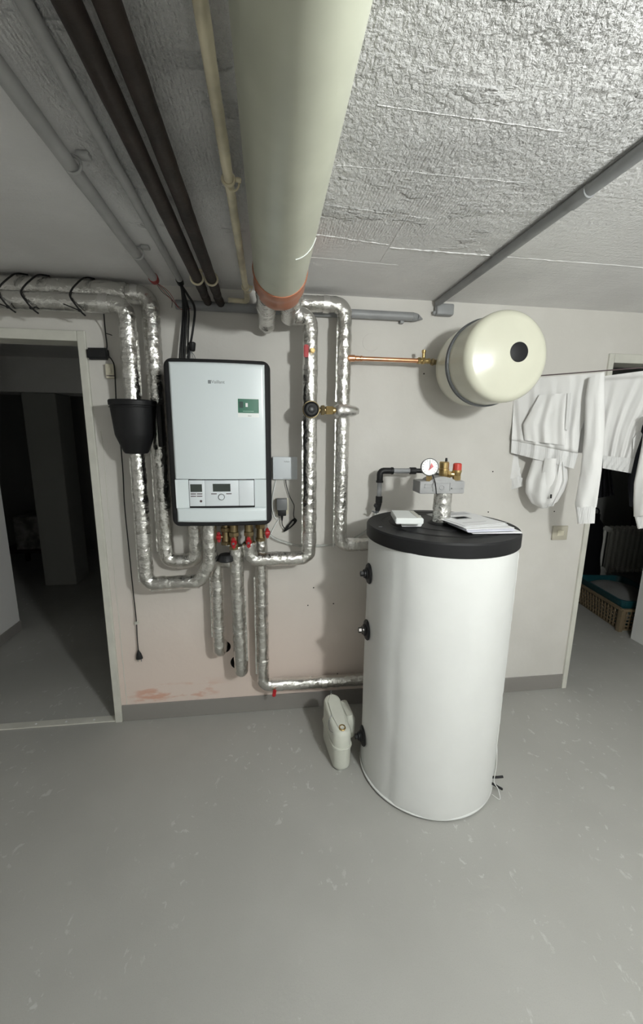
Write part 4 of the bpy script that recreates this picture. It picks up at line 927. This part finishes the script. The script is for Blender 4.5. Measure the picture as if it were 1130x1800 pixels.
# old meter standing on the floor left of the tank
t = thing('gas_meter', 'old pale plastic-cased meter with a brass outlet standing beside the tank', 'meter', (.325, -.40, 0))
def rrect(cx, cy, hx, hy, r, n=6):
    out = []
    for sx, sy, a0 in ((1, -1, -90), (1, 1, 0), (-1, 1, 90), (-1, -1, 180)):
        for k in range(n+1):
            a = math.radians(a0+90*k/n); out.append(V((cx+sx*(hx-r)+r*math.cos(a), cy+sy*(hy-r)+r*math.sin(a), 0)))
    return out
def loft(bm, secs):
    rings = []
    for outl, z in secs: rings.append([bm.verts.new((p.x, p.y, z(p) if callable(z) else z)) for p in outl])
    n = len(rings[0])
    for a, b in zip(rings, rings[1:]):
        for k in range(n): bm.faces.new((a[k], a[(k+1) % n], b[(k+1) % n], b[k]))
    bm.faces.new(rings[0][::-1]); bm.faces.new(rings[-1]); bmesh.ops.recalc_face_normals(bm, faces=bm.faces[:]); return bm
mx, my, hx, hy = .328, -.372, .046, .125
def rot(o_, deg, c):
    for v in o_.data.vertices:
        p = Matrix.Rotation(math.radians(deg), 3, 'Z') @ (v.co-V(c)); v.co = p+V(c)
parts_m = []
bm = new(); loft(bm, [(rrect(mx, my, hx-.012, hy-.012, .03), .001), (rrect(mx, my, hx-.002, hy-.002, .038), .014), (rrect(mx, my, hx, hy, .040), .03), (rrect(mx, my, hx, hy, .040), .125)]); parts_m.append(obj('lower_case', bm, WHITEPL, t, auto=40))
bm = new(); loft(bm, [(rrect(mx, my, hx+.004, hy+.004, .043), .122), (rrect(mx, my, hx+.006, hy+.006, .045), .128), (rrect(mx, my, hx+.004, hy+.004, .043), .135)]); parts_m.append(obj('seam_band', bm, WHITEPL, t))
def roofz(base, gain): return lambda p: base + gain*(1-min(1, abs(p.x-mx)/hx)**1.6) + .045*max(0, (p.y-my+hy)/(2*hy))
bm = new(); loft(bm, [(rrect(mx, my, hx, hy, .040), .133), (rrect(mx, my, hx, hy, .040), lambda p: .195+.05*max(0, (p.y-my+hy)/(2*hy))), (rrect(mx, my, hx-.006, hy-.004, .036), lambda p: .207+.05*max(0, (p.y-my+hy)/(2*hy))),
    (rrect(mx, my, hx-.022, hy-.012, .022), lambda p: .215+.05*max(0, (p.y-my+hy)/(2*hy)))]); parts_m.append(obj('upper_case', bm, WHITEPL, t, auto=35))
bm = new(); z_ = .215
pts_l = [V((mx, my+hy-.01, 0)), V((mx-.030, my+hy-.06, 0)), V((mx-.030, my-.02, 0)), V((mx-.018, my-hy+.03, 0)), V((mx+.018, my-hy+.03, 0)), V((mx+.030, my-.02, 0)), V((mx+.030, my+hy-.06, 0))]
loft(bm, [(pts_l, lambda p: .205+.05*max(0, (p.y-my+hy)/(2*hy))), ([mx_*1 for mx_ in pts_l], lambda p: .219+.053*max(0, (p.y-my+hy)/(2*hy)))]); parts_m.append(obj('top_plate', bm, WHITEPL, t, auto=30))
bc = V((mx, my-hy+.035, .214)); bm = new(); lathe(bm, [(.0, .0), (.017, 0), (.0175, .012), (.014, .014), (.011, .014), (.0105, .004), (0, .004)], bc, (0, -.25, 1), 28); parts_m.append(obj('brass_outlet', bm, BRASS, t))
bm = new(); lathe(bm, [(0, .0045), (.0095, .0045), (0, .0062)], bc, (0, -.25, 1), 20); parts_m.append(obj('outlet_cap', bm, mat('red_brown', (.18, .04, .02), .5), t))
bm = new(); torus(bm, (mx, my+hy-.012, .275), (1, 0, 0), .012, .0015, 20, 6); parts_m.append(obj('seal_wire', bm, STEELRING, t))
bm = new(); wire(bm, [(mx, my-hy+.03, .21), (mx-.04, my-hy+.03, .205), (mx-.053, my-.05, .19), (mx-.05, my-.03, .23), (mx-.03, my-.02, .245)], .0013, 6); parts_m.append(obj('seal_wire', bm, STEELRING, t))
bm = new(); loft(bm, [(rrect(mx+.066, my+.04, .024, .07, .02), .10), (rrect(mx+.066, my+.04, .028, .075, .022), .115), (rrect(mx+.066, my+.04, .028, .075, .022), .20), (rrect(mx+.066, my+.04, .018, .062, .014), .225)]); parts_m.append(obj('counter_case', bm, WHITEPL, t, auto=40))
for o in parts_m: rot(o, 7, (mx, my, 0))

# ------------------------------------------------------------------ washing on the lines
LP = V((1.634, -.30, 0)); LU = V((.655, -.755, 0)).normalized(); LN = V((-.755, -.655, 0)).normalized()
def cl(px, py, off=0.0):                 # photo point on the vertical plane of the washing line, off metres towards the room
    d = ray(px, py); o = LP + LN*off; k = (o-CAM).dot(LN)/d.dot(LN); return CAM + d*k
ZLINE = 1.962
def line_pt(u, off=0.0): return V((LP.x, LP.y, ZLINE))+LU*u+LN*off
u0 = -(.0 - LP.y)/LU.y if False else (0.0005-LP.y)/LU.y
bm = new(); wire(bm, [line_pt(-.398), line_pt(-.2)+V((0, 0, -.001)), line_pt(.3), line_pt(2.2)], .0028, 8)
tag(obj('washing_line', bm, BUTTON), 'dark washing line rising to the right, the hoodie hung over it', 'line')
OFF2 = -.30
def line2(u): return V((LP.x, LP.y, 1.962))+LU*u+LN*OFF2
bm = new(); wire(bm, [line2(-.40+.0), line2(0), line2(.5), line2(2.2)], .0028, 8)
tag(obj('washing_line', bm, STICKWHITE), 'pale washing line behind the hoodie carrying the second white sweater', 'line')

def edge(poly, t):
    n = len(poly)-1
    L_ = [0]
    for a, b in zip(poly, poly[1:]): L_.append(L_[-1]+math.hypot(b[0]-a[0], b[1]-a[1]))
    s = t*L_[-1]
    for i in range(n):
        if s <= L_[i+1]+1e-9:
            k = (s-L_[i])/max(1e-9, L_[i+1]-L_[i]); return (poly[i][0]+(poly[i+1][0]-poly[i][0])*k, poly[i][1]+(poly[i+1][1]-poly[i][1])*k)
    return poly[-1]
def drape(name, left, right, off, m, parent, fold=None, ns=40, nt=40, thick=.004):
    """cloth patch between a left and a right outline; fold(s, t) pushes it towards the room"""
    bm = new(); G = []
    for lay in (0, 1):
        g = []
        for j in range(nt+1):
            t = j/nt; a, b = edge(left, t), edge(right, t); row = []
            for i in range(ns+1):
                s = i/ns; o = off(s, t) if callable(off) else off
                f = fold(s, t) if fold else 0
                row.append(bm.verts.new(cl(a[0]+(b[0]-a[0])*s, a[1]+(b[1]-a[1])*s, o+f)-LN*(thick*lay)))
            g.append(row)
        for a, b in zip(g, g[1:]):
            for i in range(ns): bm.faces.new((a[i], a[i+1], b[i+1], b[i]))
        G.append(g)
    def rim(g): return g[0][:]+[r[-1] for r in g[1:]]+g[-1][-2::-1]+[r[0] for r in g[-2:0:-1]]
    p, q = rim(G[0]), rim(G[1]); n = len(p)
    for k in range(n): bm.faces.new((p[k], p[(k+1) % n], q[(k+1) % n], q[k]))
    bmesh.ops.recalc_face_normals(bm, faces=bm.faces[:])
    return obj(name, bm, m, parent, auto=70)
def tubecloth(name, left, right, off, depth, m, parent, fold=None, nt=44, ns=28, t0=0.0, t1=1.0):
    """a hanging sleeve: flattened closed tube between two outlines"""
    bm = new(); rings = []
    for j in range(nt+1):
        t = t0+(t1-t0)*j/nt; a, b = edge(left, t), edge(right, t); d = depth(t) if callable(depth) else depth
        o = off(t) if callable(off) else off; ring = []
        for i in range(ns):
            an = 2*PI*i/ns; s = .5-.5*math.cos(an); w_ = math.sin(an); w_ = math.copysign(abs(w_)**.7, w_)
            f = fold(s, t) if fold else 0
            ring.append(bm.verts.new(cl(a[0]+(b[0]-a[0])*s, a[1]+(b[1]-a[1])*s, o+d*w_+f)))
        rings.append(ring)
    for a, b in zip(rings, rings[1:]):
        for i in range(ns): bm.faces.new((a[i], a[(i+1) % ns], b[(i+1) % ns], b[i]))
    bm.faces.new(rings[0]); 
    # open, hollow end at the bottom
    inner = [bm.verts.new(v.co.lerp(sum((x.co for x in rings[-1]), V())/ns, .12)) for v in rings[-1]]
    deep = [bm.verts.new(v.co.lerp(sum((x.co for x in rings[-1]), V())/ns, .18)+V((0, 0, .05))) for v in rings[-1]]
    for i in range(ns):
        i2 = (i+1) % ns
        bm.faces.new((rings[-1][i], rings[-1][i2], inner[i2], inner[i])); bm.faces.new((inner[i], inner[i2], deep[i2], deep[i]))
    bm.faces.new(deep)
    bmesh.ops.recalc_face_normals(bm, faces=bm.faces[:])
    return obj(name, bm, m, parent, auto=70)
def folds(freq, amp, ph=0.0, grow=1.0, skew=0.0):
    def f(s, t):
        a = amp*(t**grow)
        return a*(math.sin(2*PI*freq*(s+skew*t)+ph)+.45*math.sin(2*PI*freq*1.73*(s+skew*t)+ph*2+1)) + .3*amp*noise.noise(V((s*6, t*5, ph)))
    return f
hd = thing('white_hoodie', 'white hoodie folded over the washing line, hood and sleeves hanging, beside the vessel', 'hoodie', line_pt(-.2, .02)-V((0, 0, .4)))
tl = (906, 668); tr_ = (1052, 655)
drape('back_layer', [(912, 668), (900, 780)], [(1058, 655), (1046, 800)], -.02, CLOTH, hd, folds(5, .004, 1))
drape('front_body', [(905, 667), (903, 700), (899, 774)], [(1054, 655.5), (1040, 700), (1020, 760), (1015, 797)], lambda s, t: .012+.010*t+.016*max(0, (t-.72)/.28)**1.5*(1-max(0, (t-.95)/.05)**2), CLOTH, hd, lambda s, t: folds(5.2, .0052, .4, .6, -.14)(s, t)+.010*t*noise.noise(V((s*3.2, t*1.6, 8)))+.004*noise.noise(V((s*9-t*2, t*3, 2))), 72, 60)
drape('hem', [(899, 774), (898, 796)], [(1016, 797), (1008, 824)], .020, RIB, hd, lambda s, t: folds(5.2, .0040, .4, 1, -.14)(s, 1)*(1-.3*t)+.003*math.sin(PI*t)+.008*noise.noise(V((s*3.2, 1.6, 8))), 64, 10, .007)
drape('pocket', [(948, 694), (936, 716), (919, 746), (921, 774)], [(1000, 691), (999, 715), (996, 755), (993, 783)], lambda s, t: .030+.012*t, CLOTH, hd, lambda s, t: folds(2.6, .0060, .9, .5, -.1)(s, t)+.004*math.sin(PI*s)+.008*noise.noise(V((s*3, t*2, 4))), 44, 36, .004)
drape('pocket_welt', [(997.5, 691), (996, 715), (993, 755)], [(1002.5, 690.5), (1001, 715), (998, 757)], lambda s, t: .040+.010*t, RIB, hd, None, 6, 24, .004)
tubecloth('sleeve', [(1034, 664), (1028, 700), (1027, 760), (1020, 830), (1010, 885), (1011.5, 893)], [(1062.5, 653), (1063, 700), (1063, 770), (1057, 830), (1049, 888), (1048, 892)], lambda t: .04+.015*t, lambda t: .018+.016*math.sin(PI*min(1, t*1.05)), CLOTH, hd, lambda s, t: .006*math.sin(9*s+5*t)*t+.004*noise.noise(V((s*4, t*9, 5))))
tubecloth('cuff', [(1011.5, 891), (1015, 921)], [(1047, 890), (1045, 920)], .055, .021, RIB, hd, lambda s, t: .002*math.sin(20*s), 10)
tubecloth('sleeve', [(906, 700), (902, 740), (893, 800), (885.5, 835), (888.5, 845)], [(912, 700), (912, 740), (909, 790), (914, 830), (915.5, 836)], -.035, lambda t: .010+.012*t, CLOTH, hd, lambda s, t: .004*math.sin(8*s+6*t)*t)
tubecloth('cuff', [(888.5, 842), (897, 861.5)], [(915, 832), (919.5, 854)], -.035, .016, RIB, hd, lambda s, t: .002*math.sin(20*s), 10)
# hood: a soft hanging pouch behind the hem
bm = new(); rings = []
hl = [(940, 795), (932, 820), (924, 845), (923, 865), (934, 885), (952, 894)]; hr = [(988, 800), (997, 820), (998, 842), (992, 862), (980, 882), (962, 893)]
tubecloth('hood', hl, hr, lambda t: -.02+.02*t, lambda t: .012+.05*math.sin(PI*min(1, t*.95+.03)), CLOTH, hd, lambda s, t: .010*math.sin(16*s+3*t)*math.sin(PI*t)+.007*noise.noise(V((s*7, t*4, 3))), 36, 40)
drape('hood_lining', [(957, 806), (950, 840), (944, 880)], [(978, 806), (975, 840), (960, 889)], .012, CLOTH, hd, lambda s, t: .03*math.sin(PI*min(1, .15+t*.8))+.010*math.sin(PI*s), 16, 24, .004)
drape('hood_edge', [(983, 812), (975, 850), (962, 890)], [(990, 812), (994, 848), (972, 890)], .018, RIB, hd, lambda s, t: .024*math.sin(PI*min(1, .1+t*.8))+.006*math.sin(9*s), 12, 24, .006)
drape('size_tag', [(967, 869), (966.5, 876)], [(970, 869), (969.5, 876)], .064, RUBBER, hd, None, 2, 3, .001)

sw = thing('white_sweater', 'second white sweater hanging behind the hoodie, cut off by the photo edge', 'sweater', line2(.1)-V((0, 0, .4)))
B2 = OFF2+.012
drape('front_body', [(1062, 661), (1061, 740), (1060, 801)], [(1175, 646), (1150, 700), (1128, 750), (1115, 806)], B2, CLOTH, sw, lambda s, t: folds(3.6, .007, 2.0, .8, .3)(s, t)+.012*t*noise.noise(V((s*4-t, t*2, 6))), 60, 44)
drape('hem', [(1060, 801), (1059, 823)], [(1115, 806), (1109, 832)], B2+.012, RIB, sw, folds(5, .004, 2.0, 1, .25), 40, 8, .007)
drape('hem_side', [(1112, 772), (1113, 806), (1109, 832)], [(1124, 756), (1129, 763), (1116, 800)], B2+.022, RIB, sw, None, 10, 16, .006)
tubecloth('sleeve', [(1134, 730), (1128, 780), (1114, 850), (1113, 880), (1113.5, 908)], [(1175, 720), (1172, 790), (1160, 850), (1150, 905)], OFF2+.10, lambda t: .02+.02*t, CLOTH, sw, lambda s, t: .006*math.sin(9*s+4*t)*t)
tubecloth('cuff', [(1114, 904), (1121, 930)], [(1148, 902), (1146, 926)], OFF2+.10, .024, RIB, sw, lambda s, t: .002*math.sin(20*s), 10)
# dark garments hanging in the doorway behind
OFF3 = -.55
def line3(u): return V((LP.x, LP.y, 1.962))+LU*u+LN*OFF3
bk1 = thing('black_garment', 'black garment hanging behind the white sweaters at the photo edge', 'garment', line3(.3)-V((0, 0, .5)))
drape('body', [(1128, 700), (1118, 770), (1108, 810), (1103, 850), (1106, 890)], [(1185, 700), (1180, 770), (1180, 905)], OFF3, DARKCLOTH, bk1, folds(4, .01, 1.2, .6), 30, 30, .006)
bk2 = thing('black_garment', 'black garment showing under the hem of the second white sweater', 'garment', line3(.0)-V((0, 0, .5)))
drape('body', [(1062, 700), (1056, 770), (1052, 840), (1050, 876)], [(1100, 700), (1090, 770), (1074, 830), (1079, 870)], OFF3, DARKCLOTH, bk2, folds(3, .008, .5, .6), 24, 26, .006)

# ------------------------------------------------------------------ store room behind the right opening
bs = thing('laundry_basket', 'beige lattice plastic laundry basket on the dark store room floor', 'basket', (3.05, 1.1, 0))
c0 = V((2.954, .658, 0)); c0 = lvl(1087, 1109, 0); c1_ = lvl(1020, 1063, 0); e1 = (c1_-c0).normalized(); e2 = V((-e1.y, e1.x, 0)); e2 = e2 if e2.dot(V((1, .2, 0))) > 0 else -e2
Lb, Wb, Hb = .60, .40, at(1085, 1070, c0.y).z
def bp(a, b, z, fl=0): 
    cx, cy = Lb/2, Wb/2; k = 1+fl*z/Hb
    return c0 + e1*(cx+(a-cx)*k) + e2*(cy+(b-cy)*k) + V((0, 0, z))
def bar(bm, a, b, w_):
    d = b-a; u, v = frame(d); obox(bm, (a+b)/2, (d.normalized(), u, v), (d.length, w_, w_))
FL = .12
for (p, q, nb) in (((0, 0), (Lb, 0), 16), ((0, 0), (0, Wb), 11), ((Lb, 0), (Lb, Wb), 11), ((0, Wb), (Lb, Wb), 16)):
    bm = new()
    for k in range(nb+1):
        s = k/nb; a = (p[0]+(q[0]-p[0])*s, p[1]+(q[1]-p[1])*s); bar(bm, bp(*a, .02, FL), bp(*a, Hb-.01, FL), .010)
    for z in (.05, .085, .12, .155):
        if z < Hb: bar(bm, bp(*p, z, FL), bp(*q, z, FL), .009)
    obj('lattice_side', bm, BASKET, bs, smooth_=False)
for s in ((0, 0), (Lb, 0), (0, Wb), (Lb, Wb)):
    bm = new(); bar(bm, bp(*s, .0, FL), bp(*s, Hb, FL), .035); obj('corner_post', bm, BASKET, bs, smooth_=False)
bm = new()
for p, q in (((0, 0), (Lb, 0)), ((0, 0), (0, Wb)), ((Lb, 0), (Lb, Wb)), ((0, Wb), (Lb, Wb))): bar(bm, bp(*p, Hb, FL), bp(*q, Hb, FL), .022)
obj('rim', bm, BASKET, bs, smooth_=False)
bm = new(); f = [bm.verts.new(bp(a, b, .012, FL)) for a, b in ((.01, .01), (Lb-.01, .01), (Lb-.01, Wb-.01), (.01, Wb-.01))]; g = [bm.verts.new(v.co-V((0, 0, .011))) for v in f]; bm.faces.new(f); bm.faces.new(g[::-1])
for k in range(4): bm.faces.new((f[k], g[k], g[(k+1) % 4], f[(k+1) % 4]))
bmesh.ops.recalc_face_normals(bm, faces=bm.faces[:]); obj('bottom', bm, BASKET, bs, smooth_=False)
tt = thing('teal_tub', 'teal plastic tub nested in the laundry basket', 'tub', bp(Lb/2, Wb/2, .02))
def ring_rect(z, g, r=.06, n=6):
    out = []; x0, x1, y0, y1 = -g, Lb+g, -g, Wb+g
    for cx, cy, a0 in ((x1-r, y0+r, -90), (x1-r, y1-r, 0), (x0+r, y1-r, 90), (x0+r, y0+r, 180)):
        for k in range(n+1):
            a = math.radians(a0+90*k/n); out.append(c0+e1*(cx+r*math.cos(a))+e2*(cy+r*math.sin(a))+V((0, 0, z)))
    return out
def loft3(bm, rings):
    R_ = [[bm.verts.new(p) for p in r] for r in rings]; n = len(R_[0])
    for a, b in zip(R_, R_[1:]):
        for k in range(n): bm.faces.new((a[k], a[(k+1) % n], b[(k+1) % n], b[k]))
    bm.faces.new(R_[0]); bm.faces.new(R_[-1]); bmesh.ops.recalc_face_normals(bm, faces=bm.faces[:]); return bm
bm = new(); loft3(bm, [ring_rect(.02, -.05), ring_rect(Hb+.012, -.018), ring_rect(Hb+.014, .012), ring_rect(Hb+.065, .022), ring_rect(Hb+.068, .030), ring_rect(Hb+.074, .030), ring_rect(Hb+.076, .016), ring_rect(.05, -.04)]); obj('shell', bm, TEAL, tt, auto=40)
ww = thing('folded_linen', 'grey-white folded linen lying in the teal tub', 'linen', bp(Lb/2, Wb/2, .06))
bm = new(); n = 24; g = []
for j in range(n+1):
    row = []
    for i in range(n+1):
        a, b = .005+(Lb-.01)*i/n, .005+(Wb-.01)*j/n; s = (math.sin(PI*i/n)*math.sin(PI*j/n)+1e-6)**.12
        row.append(bm.verts.new(c0+e1*a+e2*b+V((0, 0, .05+(Hb+.035)*min(1, s)+.016*noise.noise(V((a*7, b*9, 1)))))))
    g.append(row)
for a, b in zip(g, g[1:]):
    for i in range(n): bm.faces.new((a[i], a[i+1], b[i+1], b[i]))
bmesh.ops.solidify(bm, geom=bm.faces[:], thickness=.006); bmesh.ops.recalc_face_normals(bm, faces=bm.faces[:]); obj('cloth', bm, mat('grey_linen', (.36, .36, .35), .9), ww, auto=70)
rd = thing('column_radiator', 'old column radiator against the store room wall behind the laundry basket', 'radiator', (3.9, 2.15, .1))
ry = 1.80
xa, xb = at(1066, 960, ry).x, at(1072, 960, ry).x; pitch_ = .068
zt_, zb__ = at(1070, 926, ry).z, .10
for k in range(11):
    x = xa+pitch_*k; bm = new()
    for yy in (-.05, .05): cyl(bm, (x, ry+yy, zb__+.04), (x, ry+yy, zt_-.04), .018, seg=10)
    for z in (zb__+.03, zt_-.03): obox(bm, V((x, ry, z)), (RIGHT, V((0, 1, 0)), UP), (.055, .145, .06), .018, 2)
    obj('column', bm, RADIA, rd)
for x in (xa, xa+pitch_*10):
    bm = new(); box(bm, (x-.012, ry-.05, 0), (x+.012, ry+.05, zb__+.02), .004); obj('foot', bm, RADIA, rd)
db = thing('black_bag', 'black bag leaning in the store room left of the radiator', 'bag', (3.2, 1.9, 0))
bcx = at(1031, 1000, 1.85); bm = new(); rings = []
for j in range(15):
    t_ = j/14; z = .001+.78*t_; rr_ = .135*(1-.35*t_)*(1 if t_ < .92 else .6); rings.append([V((bcx.x+rr_*1.15*math.cos(2*PI*k/24)*(1+.12*noise.noise(V((k*.5, t_*4, 0)))), 1.85+rr_*.8*math.sin(2*PI*k/24)*(1+.12*noise.noise(V((k*.5, t_*4, 5)))), z)) for k in range(24)])
loft3(bm, rings); obj('sack', bm, DARKCLOTH, db, auto=60)
bm = new(); torus(bm, (bcx.x, 1.85, .80), (0, 1, 0), .05, .008, 20, 6); obj('strap', bm, DARKCLOTH, db)

# ------------------------------------------------------------------ passage behind the left doorway
cb = thing('storage_carton', 'printed carton on a low shelf deep in the dark passage', 'carton', (-2.6, 2.7, 0))
bm = new(); box(bm, (-2.92, 2.72, .27), (-2.44, 3.1, .66), .004); obj('carton_body', bm, BOXCARD, cb, smooth_=False)
bm = new(); box(bm, (-2.90, 2.74, .66), (-2.46, 3.08, .668), .002); obj('carton_flap', bm, BOXCARD, cb, smooth_=False)
ts = thing('low_shelf', 'low dark shelf carrying the carton in the passage', 'shelf', (-2.6, 2.9, 0))
bm = new(); box(bm, (-3.1, 2.66, .24), (-2.42, 3.2, .269), .003); obj('board', bm, RUST, ts, smooth_=False)
for x in (-3.06, -2.46):
    for y in (2.70, 3.15):
        bm = new(); box(bm, (x-.02, y-.02, 0), (x+.02, y+.02, .24)); obj('leg', bm, RUST, ts, smooth_=False)
